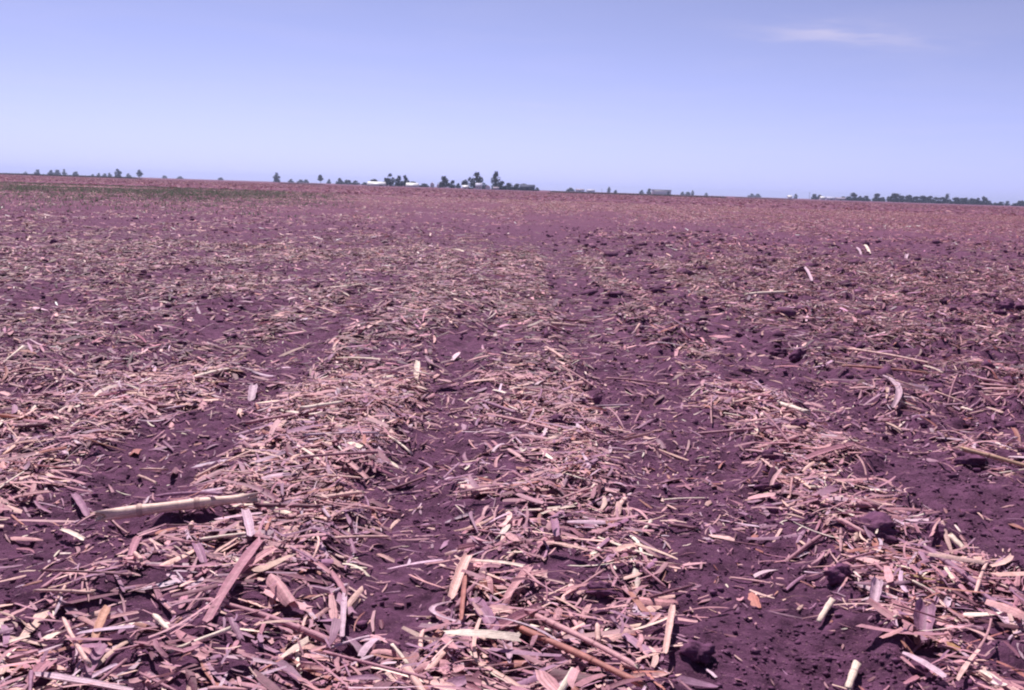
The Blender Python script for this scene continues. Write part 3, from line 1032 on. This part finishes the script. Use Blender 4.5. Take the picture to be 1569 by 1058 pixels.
n = 26000
yy = 1.2 + 27 * rng.uniform(0, 1, n) ** 2.6
xx = rng.uniform(-1, 1, n) * (0.9 + 0.6 * yy)
em = edge_mask(xx, yy) + 0.45 * bare(xx, yy) + 0.35 * sstep(0.7, 1.6, xx) + 0.06
keep = rng.uniform(0, 1.4, n) < em
xx, yy = xx[keep], yy[keep]
n = len(xx)
sz = np.clip(rng.lognormal(math.log(0.0042), 0.55, n), 0.0015, 0.022) * np.clip(yy / 3, 0.8, 3.6) * (1 + 0.7 * sstep(0.5, 1.0, xx))
rot = rng.normal(size=(n, 3, 3))
rot, _ = np.linalg.qr(rot)
vv = I0[0][None] * rng.uniform(0.45, 1.3, (n, 1, 3)) * (1 + rng.uniform(-0.45, 0.45, (n, 12, 1))) * sz[:, None, None]
vv = np.einsum('nij,nkj->nki', rot, vv)
vv[:, :, 2] *= 0.62
vv += np.stack([xx, yy, zg(xx, yy) + sz * 0.12], -1)[:, None, :]
fl = I0[1]
det = np.linalg.det(rot) < 0
cr = mesh_np('soil_crumbs', vv.reshape(-1, 3), [tile_faces(fl, n, 12)], M_CLOD)
tag(cr, 'loose dark soil crumbs strewn along the bare strips', 'soil crumbs', kind='stuff')


n = 60000
yy = 1.3 + 4.6 * rng.uniform(0, 1, n) ** 1.3
xx = rng.uniform(-1, 1, n) * (0.8 + 0.58 * yy)
keep = rng.uniform(0, 1, n) < (0.12 + 0.88 * bare(xx, yy)) * np.clip(0.55 + 0.6 * vn(xx * 4, yy * 4, 75), 0.1, 1)
xx, yy = xx[keep], yy[keep]
n = len(xx)
sz = np.clip(rng.lognormal(math.log(0.0045), 0.5, n), 0.0018, 0.014)
oc = np.array([(1, 0, 0), (0, 1, 0), (-1, 0, 0), (0, -1, 0), (0, 0, 1), (0, 0, -1)], float)
of = np.array([(0, 1, 4), (1, 2, 4), (2, 3, 4), (3, 0, 4), (1, 0, 5), (2, 1, 5), (3, 2, 5), (0, 3, 5)])
rot = np.linalg.qr(rng.normal(size=(n, 3, 3)))[0]
vv = np.einsum('nij,nkj->nki', rot, oc[None] * rng.uniform(0.6, 1.3, (n, 6, 1))) * sz[:, None, None]
vv[:, :, 2] *= 0.6
vv += np.stack([xx, yy, zg(xx, yy) + sz * 0.12], -1)[:, None, :]
gr = mesh_np('soil_grains', vv.reshape(-1, 3), [tile_faces(of, n, 6)], M_CLOD)
tag(gr, 'fine crumbly soil grains covering the bare strips', 'soil crumbs', kind='stuff')

# ---------------------------------------------------------------- weeds and verges
def tuft_mass(name, x, y, h, w, blades, cols, label, cat):
    n = len(x)
    tot = n * blades
    bx_ = np.repeat(x, blades) + rng.normal(0, 1, tot) * np.repeat(w, blades) * 0.45
    by_ = np.repeat(y, blades) + rng.normal(0, 1, tot) * np.repeat(w, blades) * 0.45
    hh = np.repeat(h, blades) * rng.uniform(0.45, 1.1, tot)
    a = rng.uniform(0, 2 * math.pi, tot)
    ww = hh * rng.uniform(0.12, 0.28, tot)
    lean = hh * rng.uniform(0.1, 1.5, tot)
    b = rng.uniform(0, 2 * math.pi, tot)
    z0 = zg(bx_, by_)
    p0 = np.stack([bx_ - np.cos(a) * ww, by_ - np.sin(a) * ww, z0 - 0.01], -1)
    p1 = np.stack([bx_ + np.cos(a) * ww, by_ + np.sin(a) * ww, z0 - 0.01], -1)
    p2 = np.stack([bx_ + np.cos(b) * lean, by_ + np.sin(b) * lean, z0 + hh], -1)
    V = np.stack([p0, p1, p2], 1).reshape(-1, 3)
    f = np.arange(tot * 3).reshape(-1, 3)
    cc = np.repeat(np.repeat(cols, blades, 0), 3, 0)
    o = mesh_np(name, V, [f], M_WEED, cc)
    return tag(o, label, cat, kind='stuff')


n = 76000
wy = rng.uniform(26, 118, n)
wx = rng.uniform(-78, 2, n)
k = rng.uniform(0, 1, n) < weed_density(wx, wy)
wx, wy = wx[k], wy[k]
n = len(wx)
wc = np.array([[0.150, 0.205, 0.130]]) * rng.uniform(0.7, 1.3, (n, 1)) * rng.uniform(0.9, 1.1, (n, 3))
tuft_mass('field_weeds', wx, wy, rng.uniform(0.05, 0.13, n), np.full(n, 0.24), 4, wc, 'sparse green weeds greening the left part of the field', 'weeds')


def verge(name, pxa, pxb, D, h, n, label, gaps=0.0):
    a, b = px_far(pxa, D), px_far(pxb, D)
    t = rng.uniform(0, 1, n)
    x = a.x + (b.x - a.x) * t
    y = a.y + (b.y - a.y) * t + rng.uniform(-1, 1, n) * D * 0.012
    keep = vn(x * 0.06, y * 0.02 + 7, 91) > (gaps * 2 - 1)
    x, y = x[keep], y[keep]
    m = len(x)
    c = np.array([[0.085, 0.085, 0.075]]) * rng.uniform(0.6, 1.3, (m, 1)) * rng.uniform(0.9, 1.1, (m, 3))
    return tuft_mass(name, x, y, rng.uniform(0.5, 1.1, m) * h, np.full(m, h * 1.2), 5, c, label, 'grass')


verge('grass_verge', -60, 210, 620, 1.0, 2600, 'dark grassy verge under the trees at the far left')
verge('grass_verge', 430, 620, 560, 0.55, 1500, 'thin dark verge before the long white shed', 0.35)
verge('grass_verge', 690, 850, 270, 0.30, 900, 'broken line of dark weeds before the central farmstead', 0.5)
verge('grass_verge', 845, 1110, 520, 0.75, 2600, 'dark verge along the field edge right of the farmstead')
verge('grass_verge', 1100, 1260, 640, 0.6, 1200, 'thin verge before the pale bushes on the right skyline', 0.3)


# ---------------------------------------------------------------- far trees
def make_tree(px, wpx, hpx, D, label, style='round', group=None, tone=1.0, name='field_tree', trunk_show=0.05):
    base = px_far(px, D)
    Hh, Ww = hpx * D / FPX, wpx * D / FPX
    root = bpy.data.objects.new(name, None)
    root.location = base
    root.empty_display_size = 1
    col.objects.link(root)
    tag(root, label, 'bush' if name == 'bush' else 'tree', group)
    ts = 0.04 if style == 'bush' else trunk_show
    # trunk and limbs
    V, F, off = [], [], 0

    def tube(p0, p1, r0, r1):
        nonlocal off
        p0, p1 = np.array(p0), np.array(p1)
        ax = p1 - p0
        ax = ax / np.linalg.norm(ax)
        a = np.cross(ax, [0.3, 0.9, 0.1])
        a /= np.linalg.norm(a)
        b = np.cross(ax, a)
        for p, r in ((p0, r0), (p1, r1)):
            for q in range(6):
                th = q * math.pi / 3
                V.append(p + (a * math.cos(th) + b * math.sin(th)) * r)
        for q in range(6):
            F.append((off + q, off + (q + 1) % 6, off + 6 + (q + 1) % 6, off + 6 + q))
        off += 12
    r0 = max(0.12, Hh * 0.028)
    top = Hh * (ts + 0.25)
    tube((0, 0, -0.1), (0, 0, top), r0, r0 * 0.65)
    for q in range(5):
        th = q * 1.26 + rng.uniform(-0.4, 0.4)
        tube((0, 0, top * rng.uniform(0.55, 0.98)), (math.cos(th) * Ww * 0.3, math.sin(th) * Ww * 0.3, Hh * rng.uniform(0.6, 0.85)), r0 * 0.5, r0 * 0.15)
    mesh_np('trunk', np.array(V), [np.array(F)], M_BARK, parent=root)
    # crown: leaf-sized faces gathered round uneven clumps
    cz0, cz1 = Hh * ts, Hh
    ncl = 13 if style != 'bush' else 15
    cl = []
    for q in range(ncl):
        u_ = rng.uniform(0.1, 0.98)
        prof = {'round': math.sin(math.pi * min(0.97, 0.16 + 0.8 * u_)), 'column': 0.75 - 0.3 * u_, 'vase': 0.4 + 0.6 * u_, 'bush': 1.0 - 0.45 * u_ * u_}[style]
        th = rng.uniform(0, 2 * math.pi)
        rr = Ww / 2 * prof * rng.uniform(0.25, 0.72)
        cl.append((math.cos(th) * rr, math.sin(th) * rr, cz0 + (cz1 - cz0) * (0.1 + 0.78 * u_)))
    cl[0] = (rng.uniform(-0.1, 0.1) * Ww, 0, cz0 + (cz1 - cz0) * 0.86)
    cl[1] = (-Ww * 0.33, 0, cz0 + (cz1 - cz0) * (0.3 if style == 'bush' else 0.5))
    cl[2] = (Ww * 0.33, 0, cz0 + (cz1 - cz0) * (0.3 if style == 'bush' else 0.52))
    if style == 'bush':
        for q in range(5):
            cl[3 + q] = ((q - 2) / 2 * Ww * 0.36, rng.uniform(-0.2, 0.2) * Ww, Hh * rng.uniform(0.14, 0.24))
    elif style != 'vase':
        cl[3] = (rng.uniform(-0.15, 0.15) * Ww, 0, cz0 + (cz1 - cz0) * 0.14)
        cl[4] = (-Ww * 0.2, 0, cz0 + (cz1 - cz0) * 0.25)
        cl[5] = (Ww * 0.2, 0, cz0 + (cz1 - cz0) * 0.25)
        cl[6] = (-Ww * 0.28, 0, Hh * 0.12)
        cl[7] = (Ww * 0.24, 0, Hh * 0.10)
    cl = np.array(cl)
    per = 62
    nleaf = per * ncl
    cid = np.repeat(np.arange(ncl), per)
    rad = rng.uniform(0.75, 1.25, ncl)[cid] * np.array([Ww * 0.235, Ww * 0.235, (cz1 - cz0) * 0.19])[:, None]
    dirs = rng.normal(size=(nleaf, 3))
    dirs /= np.linalg.norm(dirs, axis=1)[:, None]
    rr = rng.uniform(0.25, 1.0, nleaf) ** 0.5 * (1 + 0.15 * rng.normal(size=nleaf))
    pos = cl[cid] + dirs * rr[:, None] * rad.T
    pos[:, 2] = np.clip(pos[:, 2], 0.02 * Hh, Hh * 1.02)
    ls = np.clip(0.070 * max(Ww, Hh * 0.6), 0.2, 1.2) * rng.uniform(0.6, 1.4, nleaf)
    qa = rng.normal(size=(nleaf, 3))
    qa /= np.linalg.norm(qa, axis=1)[:, None]
    qb = np.cross(qa, dirs + 0.01)
    qb /= np.linalg.norm(qb, axis=1)[:, None]
    A, B = qa * ls[:, None], qb * ls[:, None] * 0.7
    LV = np.stack([pos - A, pos - B, pos + A, pos + B], 1).reshape(-1, 3)
    LF = np.arange(nleaf * 4).reshape(-1, 4)
    tint = np.array([0.024, 0.034, 0.038]) * tone
    cc = tint[None] * rng.uniform(0.6, 1.5, ncl)[cid][:, None] * rng.uniform(0.8, 1.2, (nleaf, 1))
    mesh_np('crown', LV, [LF], M_LEAF, np.repeat(cc, 4, 0), parent=root)
    return root


T = make_tree
GL = 'small trees along the far left skyline'
GR = 'trees of the long dark wood on the right skyline'
for a in [(39, 5, 3.5, 2300, 'tiny shrub, leftmost on the far left skyline', 'bush'),
          (57, 8, 7, 1800, 'small round tree, first clear one at the far left skyline', 'bush'),
          (78, 9, 7, 1800, 'left half of a wide pair of trees on the far left skyline', 'bush'),
          (88, 9, 7.5, 1800, 'right half of a wide pair of trees on the far left skyline', 'bush'),
          (99, 6.5, 9, 1800, 'narrow upright tree next to the wide pair, far left', 'bush'),
          (116, 9, 6, 1900, 'low rounded tree between narrow tree and the bigger pair, left', 'bush'),
          (142, 4, 3, 2300, 'tiny bush left of a small group on the left skyline', 'bush'),
          (151, 5, 5, 2200, 'small bush beginning a low clump on the left skyline', 'bush'),
          (160, 6, 4.5, 2200, 'low bush in the clump left of the tall tree', 'bush'),
          (168, 6, 5.5, 2200, 'bush ending the clump beside the tall left tree', 'bush'),
          (181, 11, 12, 1500, 'taller left one of two trees standing out on the left skyline', 'round'),
          (197, 7, 5.5, 2100, 'pale low bush between the two standing out left trees', 'bush'),
          (214, 9.5, 12, 1600, 'right one of two trees standing out on the left skyline', 'vase'),
          (252, 7, 4, 2500, 'faint bush right of the two standing out left trees', 'bush'),
          (276, 9, 3.5, 2500, 'faint flat bush on the skyline left of centre', 'bush'),
          (338, 7, 4, 2400, 'faint lone bush between left and central trees', 'bush')]:
    T(*a[:5], style=a[5], group=GL, name='bush' if a[5] == 'bush' else 'field_tree', tone=1.1)
GM = 'trees around the farm sheds left of centre'
for a in [(424, 11, 14, 1250, 'square topped tree standing alone left of the white shed', 'column'),
          (446, 8, 5, 1900, 'low bush right of the square topped lone tree', 'bush'),
          (460, 9, 4.5, 1900, 'left low bush of a pair before the vase shaped tree', 'bush'),
          (469, 8, 5, 1900, 'right low bush of a pair before the vase shaped tree', 'bush'),
          (491, 9, 13, 1300, 'vase shaped tree with a bare narrow foot left of the sheds', 'vase'),
          (504, 6, 7, 1700, 'small pointed bush right of the vase shaped tree', 'bush'),
          (521, 11, 9, 1400, 'taller bush at the left end of the hedge by the shed', 'bush'),
          (533, 12, 6.5, 1450, 'middle bush of the hedge left of the white shed', 'bush'),
          (545, 11, 6, 1450, 'right bush of the hedge left of the white shed', 'bush'),
          (559, 9, 4, 1500, 'low bush touching the left end of the long white shed', 'bush'),
          (574, 16, 9, 1150, 'rounded tree top rising behind the long white shed', 'bush'),
          (597, 17, 19, 900, 'big round dark tree at the right end of the long white shed', 'round'),
          (611, 12, 16.5, 890, 'left crown of the dense tree pair before the short shed', 'bush'),
          (621, 14, 17.5, 880, 'right crown of the dense tree pair before the short shed', 'bush'),
          (632, 14, 8, 1100, 'low tree showing over the short white shed', 'bush'),
          (649, 15, 5, 1100, 'low bush right of the short white shed', 'bush')]:
    T(*a[:5], style=a[5], group=GM, name='bush' if a[5] == 'bush' else 'field_tree')
GF = 'trees of the central farmstead'
for a in [(681, 16, 17.5, 880, 'broad dark tree at the left of the central farmstead', 'bush'),
          (693, 9, 12, 890, 'smaller tree leaning on the broad dark farmstead tree', 'bush'),
          (702, 7, 8, 930, 'low pale tree between the broad tree and the tallest tree', 'bush'),
          (712, 10, 13.5, 900, 'loose tree over the small white sheds of the farmstead', 'vase'),
          (729, 22, 25.5, 870, 'tallest spreading tree in the middle of the farmstead', 'round'),
          (742, 8, 10, 900, 'small tree right of the tallest spreading tree', 'round'),
          (759, 13, 27, 870, 'tall column shaped tree at the right of the farmstead', 'column'),
          (769, 15, 13, 860, 'dense low tree at the foot of the column shaped tree', 'bush'),
          (781, 13, 10.5, 900, 'first rounded tree of the row right of the column tree', 'bush'),
          (791, 13, 9.5, 905, 'second rounded tree of the row right of the column tree', 'bush'),
          (802, 13, 10, 960, 'third rounded tree of the row, behind the blue barn', 'bush'),
          (823, 7, 5, 900, 'little bush at the right end of the dark blue barn', 'bush')]:
    T(*a[:5], style=a[5], group=GF, name='bush' if a[5] == 'bush' else 'field_tree')
GC = 'small far trees right of the farmstead'
for a in [(874, 11, 5.5, 1700, 'dark low bush beside the pale far sheds right of centre', 'bush'),
          (933, 5.5, 9, 1500, 'narrow upright tree between pale sheds and grey flat building', 'column'),
          (943, 5, 4.5, 1700, 'tiny bush right of the narrow upright tree', 'bush'),
          (983, 7, 5.5, 1700, 'bush at the left end of the grey flat building', 'bush'),
          (995, 8, 8, 1600, 'dark tree covering the left corner of the grey flat building', 'bush'),
          (1046, 6, 5, 1900, 'left bush of three right of the grey flat building', 'bush'),
          (1054, 7, 5, 1900, 'middle bush of three right of the grey flat building', 'bush'),
          (1061, 5, 7.5, 1800, 'right and tallest bush of three by the grey flat building', 'column'),
          (1082, 5, 4.5, 2300, 'lone faint bush on the skyline right of centre', 'bush'),
          (1151, 10, 5, 2600, 'left part of a pale blue far tree clump', 'bush'),
          (1160, 10, 5, 2600, 'right part of a pale blue far tree clump', 'bush'),
          (1219, 6, 7, 1700, 'small dark tree beside the little white far shed', 'round'),
          (1248, 9, 8, 1450, 'left dark tree in front of the right hand farm', 'bush'),
          (1256, 9, 7, 1450, 'right dark tree in front of the right hand farm', 'bush'),
          (1292, 12, 5.5, 1600, 'low tree behind the mauve shed on the right', 'bush')]:
    T(*a[:5], style=a[5], group=GC, name='bush' if a[5] == 'bush' else 'field_tree')
names_r = ['round', 'low', 'broad', 'uneven', 'dense', 'flat topped']
right = [(1305, 15, 11.5), (1317, 9, 7.5), (1326, 11, 8), (1343, 11, 12), (1351, 10, 6.5), (1369, 17, 13), (1381, 14, 10), (1392, 15, 11), (1403, 14, 9.5),
         (1412, 14, 10.5), (1423, 14, 10.5), (1433, 13, 9.5), (1443, 13, 9.5), (1452, 10, 15), (1464, 14, 10), (1477, 15, 9.5), (1489, 14, 9.5),
         (1499, 12, 10), (1507, 12, 12.5), (1515, 9, 6.5), (1525, 9, 4), (1533, 9, 5.5), (1543, 7, 7), (1554, 8, 4), (1563, 13, 8), (1578, 14, 8)]
ords = ['first', 'second', 'third', 'fourth', 'fifth', 'sixth', 'seventh', 'eighth', 'ninth', 'tenth', 'eleventh', 'twelfth', 'thirteenth', 'fourteenth', 'fifteenth',
        'sixteenth', 'seventeenth', 'eighteenth', 'nineteenth', 'twentieth', 'twenty first', 'twenty second', 'twenty third', 'twenty fourth', 'twenty fifth', 'twenty sixth']
for k, (px, w, h) in enumerate(right):
    extra = 'tall pointed ' if px == 1452 else ('rounded ' if px == 1507 else '')
    T(px, w * 1.1, h, 1250 + 60 * math.sin(k * 2.1), f'{extra}dark tree, {ords[k]} from the left in the right skyline wood', style='bush', group=GR, name='field_tree', tone=0.95)


# ---------------------------------------------------------------- far buildings
def boxv(x0, x1, y0, y1, z0, z1):
    v = np.array([(x0, y0, z0), (x1, y0, z0), (x1, y1, z0), (x0, y1, z0), (x0, y0, z1), (x1, y0, z1), (x1, y1, z1), (x0, y1, z1)])
    f = np.array([(0, 3, 2, 1), (4, 5, 6, 7), (0, 1, 5, 4), (1, 2, 6, 5), (2, 3, 7, 6), (3, 0, 4, 7)])
    return v, f


def box_part(name, dims, mat, root):
    v, f = boxv(*dims)
    return mesh_np(name, v, [f], mat, parent=root)


def building(px0, px1, hpx, D, label, wall_mat, roof_mat, eave=0.4, depth=9.0, name='farm_shed', cat='shed', doors=(0.5,), windows=(), flat=False, rz=0.0, ridge_x=True):
    a, b = px_far(px0, D), px_far(px1, D)
    L, Ht = (b - a).length, hpx * D / FPX
    root = bpy.data.objects.new(name, None)
    root.location = (a + b) / 2
    root.rotation_euler = (0, 0, rz)
    col.objects.link(root)
    tag(root, label, cat)
    we = Ht * (0.86 if flat else eave)
    hd = depth / 2
    # walls with gable ends
    if flat:
        box_part('wall', (-L / 2, L / 2, -hd, hd, -0.1, we), wall_mat, root)
        box_part('roof', (-L / 2 - 0.5, L / 2 + 0.5, -hd - 0.5, hd + 0.5, we + 0.003, Ht), roof_mat, root)
    else:
        if ridge_x:
            v = np.array([(-L / 2, -hd, -0.1), (L / 2, -hd, -0.1), (L / 2, hd, -0.1), (-L / 2, hd, -0.1), (-L / 2, -hd, we), (L / 2, -hd, we), (L / 2, hd, we), (-L / 2, hd, we), (-L / 2, 0, Ht - 0.1), (L / 2, 0, Ht - 0.1)])
            f4 = np.array([(0, 1, 5, 4), (2, 3, 7, 6)])
            tri = np.array([(1, 2, 6), (1, 6, 5), (5, 6, 9), (3, 0, 4), (3, 4, 7), (7, 4, 8)])
            prof = [(-hd - 0.4, we - 0.15), (0, Ht), (hd + 0.4, we - 0.15)]
            rv = np.array([(sx * (L / 2 + 0.4), p[0], p[1] + t) for sx in (-1, 1) for t in (0, 0.14) for p in prof])
        else:
            v = np.array([(-L / 2, -hd, -0.1), (L / 2, -hd, -0.1), (L / 2, hd, -0.1), (-L / 2, hd, -0.1), (-L / 2, -hd, we), (L / 2, -hd, we), (L / 2, hd, we), (-L / 2, hd, we), (0, -hd, Ht - 0.1), (0, hd, Ht - 0.1)])
            f4 = np.array([(1, 2, 6, 5), (3, 0, 4, 7)])
            tri = np.array([(0, 1, 5), (0, 5, 4), (4, 5, 8), (2, 3, 7), (2, 7, 6), (6, 7, 9)])
            prof = [(-L / 2 - 0.3, we - 0.12), (0, Ht), (L / 2 + 0.3, we - 0.12)]
            rv = np.array([(p[0], sy * (hd + 0.4), p[1] + t) for sy in (-1, 1) for t in (0, 0.14) for p in prof])
        mesh_np('wall', v, [f4, tri], wall_mat, parent=root)
        rf = np.array([(3, 4, 10, 9), (4, 5, 11, 10), (0, 6, 7, 1), (1, 7, 8, 2), (0, 3, 9, 6), (2, 8, 11, 5), (0, 1, 4, 3), (1, 2, 5, 4), (6, 9, 10, 7), (7, 10, 11, 8)])
        mesh_np('roof', rv, [rf], roof_mat, parent=root)
    for t in doors:
        x = -L / 2 + L * t
        dw, dh = min(1.8, L * 0.14), we * 0.78
        d_ = box_part('door', (x - dw, x + dw, -hd - 0.06, -hd + 0.02, 0.0, dh), M_DOOR, root)
        box_part('door_rail', (x - dw * 1.2, x + dw * 1.2, -hd - 0.14, -hd - 0.063, dh, dh + 0.12), roof_mat, d_)
    for t in windows:
        x = -L / 2 + L * t
        w_ = box_part('window', (x - 0.55, x + 0.55, -hd - 0.05, -hd + 0.02, we * 0.35, we * 0.75), M_WHITE, root)
        box_part('pane', (x - 0.42, x + 0.42, -hd - 0.07, -hd - 0.053, we * 0.40, we * 0.70), M_GLASS, w_)
    return root


building(564, 590, 6.0, 860, 'long low white shed left of the big round tree', M_WHITE, M_WHITE, eave=0.3, depth=8, doors=(0.8,))
building(623, 640.5, 6.0, 850, 'short bright white shed right of the dense tree pair', M_WHITE, M_WHITE, eave=0.3, depth=8, doors=())
building(660, 665, 8.0, 920, 'small white gabled house before the central farmstead', M_WHITE, M_PALE, eave=0.6, depth=7, name='farm_house', cat='house', doors=(), windows=(0.5,), ridge_x=False)
building(669.5, 674, 6.0, 900, 'little white hut at the foot of the broad dark tree', M_WHITE, M_WHITE, eave=0.5, depth=4, doors=(), ridge_x=False)
building(709, 717, 5.0, 850, 'low white shed under the loose farmstead tree', M_WHITE, M_WHITE, eave=0.45, depth=6, doors=(0.5,))
building(729, 738, 9.0, 845, 'white farmhouse beneath the tallest spreading tree', M_WHITE, M_PALE, eave=0.55, depth=8, name='farm_house', cat='house', doors=(), windows=(0.25, 0.75))
building(744, 751, 6.8, 840, 'bright white gabled shed between the two tall trees', M_WHITE, M_WHITE, eave=0.5, depth=6, doors=(), ridge_x=False)
building(756, 764, 4.0, 845, 'small mauve shed at the foot of the column shaped tree', M_PALE, M_MAUVE, eave=0.5, depth=5, doors=(0.3,))
building(797, 819, 9.0, 860, 'dark blue barn at the right end of the tree row', M_NAVY, M_SLATE, eave=0.55, depth=11, name='barn', cat='barn', doors=(0.3, 0.7))
building(882, 895, 4.2, 1600, 'pale mauve far shed right of the dark low bush', M_PALE, M_MAUVE, eave=0.55, depth=10, doors=(0.5,))
building(899, 911, 4.2, 1600, 'pale far shed, right one of the mauve pair', M_PALE, M_PALE, eave=0.5, depth=10, doors=(0.4,))
building(999, 1027, 7.2, 1500, 'wide flat roofed pale grey building on the skyline', M_WHITE, M_ROOFG, depth=16, name='storage_building', cat='building', doors=(0.85,), flat=True)
building(1207, 1213, 4.8, 1500, 'little bright white far shed alone on the right skyline', M_WHITE, M_WHITE, eave=0.45, depth=6, doors=())
building(1256.5, 1263, 5.0, 1300, 'white house before dark trees on the right skyline', M_WHITE, M_WHITE, eave=0.5, depth=8, name='farm_house', cat='house', doors=(), windows=(0.5,))
building(1266, 1279, 4.6, 1400, 'pale long shed right of the right hand white house', M_PALE, M_PALE, eave=0.5, depth=9, doors=(0.5,))
building(1281, 1299, 4.2, 1380, 'mauve shed left of the right skyline wood', M_MAUVE, M_MAUVE, eave=0.5, depth=9, doors=(0.35,))


def pole(px, hpx, D, label):
    p = px_far(px, D)
    h = hpx * D / FPX
    root = bpy.data.objects.new('utility_pole', None)
    root.location = p
    col.objects.link(root)
    tag(root, label, 'pole')
    th = np.arange(8) / 8 * 2 * math.pi
    rows = [np.stack([np.cos(th) * r, np.sin(th) * r, np.full(8, z)], -1) for r, z in ((0.22, -0.2), (0.15, h))]
    kk = np.arange(16).reshape(2, 8)
    q = np.stack([kk[0], np.roll(kk[0], -1), np.roll(kk[1], -1), kk[1]], -1)
    mesh_np('post', np.concatenate(rows), [q], M_POLE, parent=root)
    box_part('cross_arm', (-1.2, 1.2, -0.3, -0.16, h * 0.90, h * 0.90 + 0.16), M_POLE, root)
    return root


pole(1240, 11, 1200, 'thin pole standing left of the right hand farm')
pole(922, 6, 1500, 'faint thin pole between the mauve sheds and narrow tree')

# ---------------------------------------------------------------- haze
hv, hf = boxv(-6500, 6500, -80, 5200, -1.5, 30)
m, nt, out = new_mat('summer_haze')
pv = nt.nodes.new('ShaderNodeVolumePrincipled')
pv.inputs['Color'].default_value = (0.62, 0.70, 1.0, 1)
pv.inputs['Density'].default_value = 0.00015
pv.inputs['Anisotropy'].default_value = 0.2
nt.links.new(pv.outputs[0], out.inputs['Volume'])
haze = mesh_np('haze', hv, [hf], m)
tag(haze, 'thin bluish summer haze over the far field', 'haze', kind='stuff')

scene.cycles.volume_bounces = 0
scene.cycles.max_bounces = 6
scene.cycles.use_denoising = True
scene.cycles.filter_width = 2.1
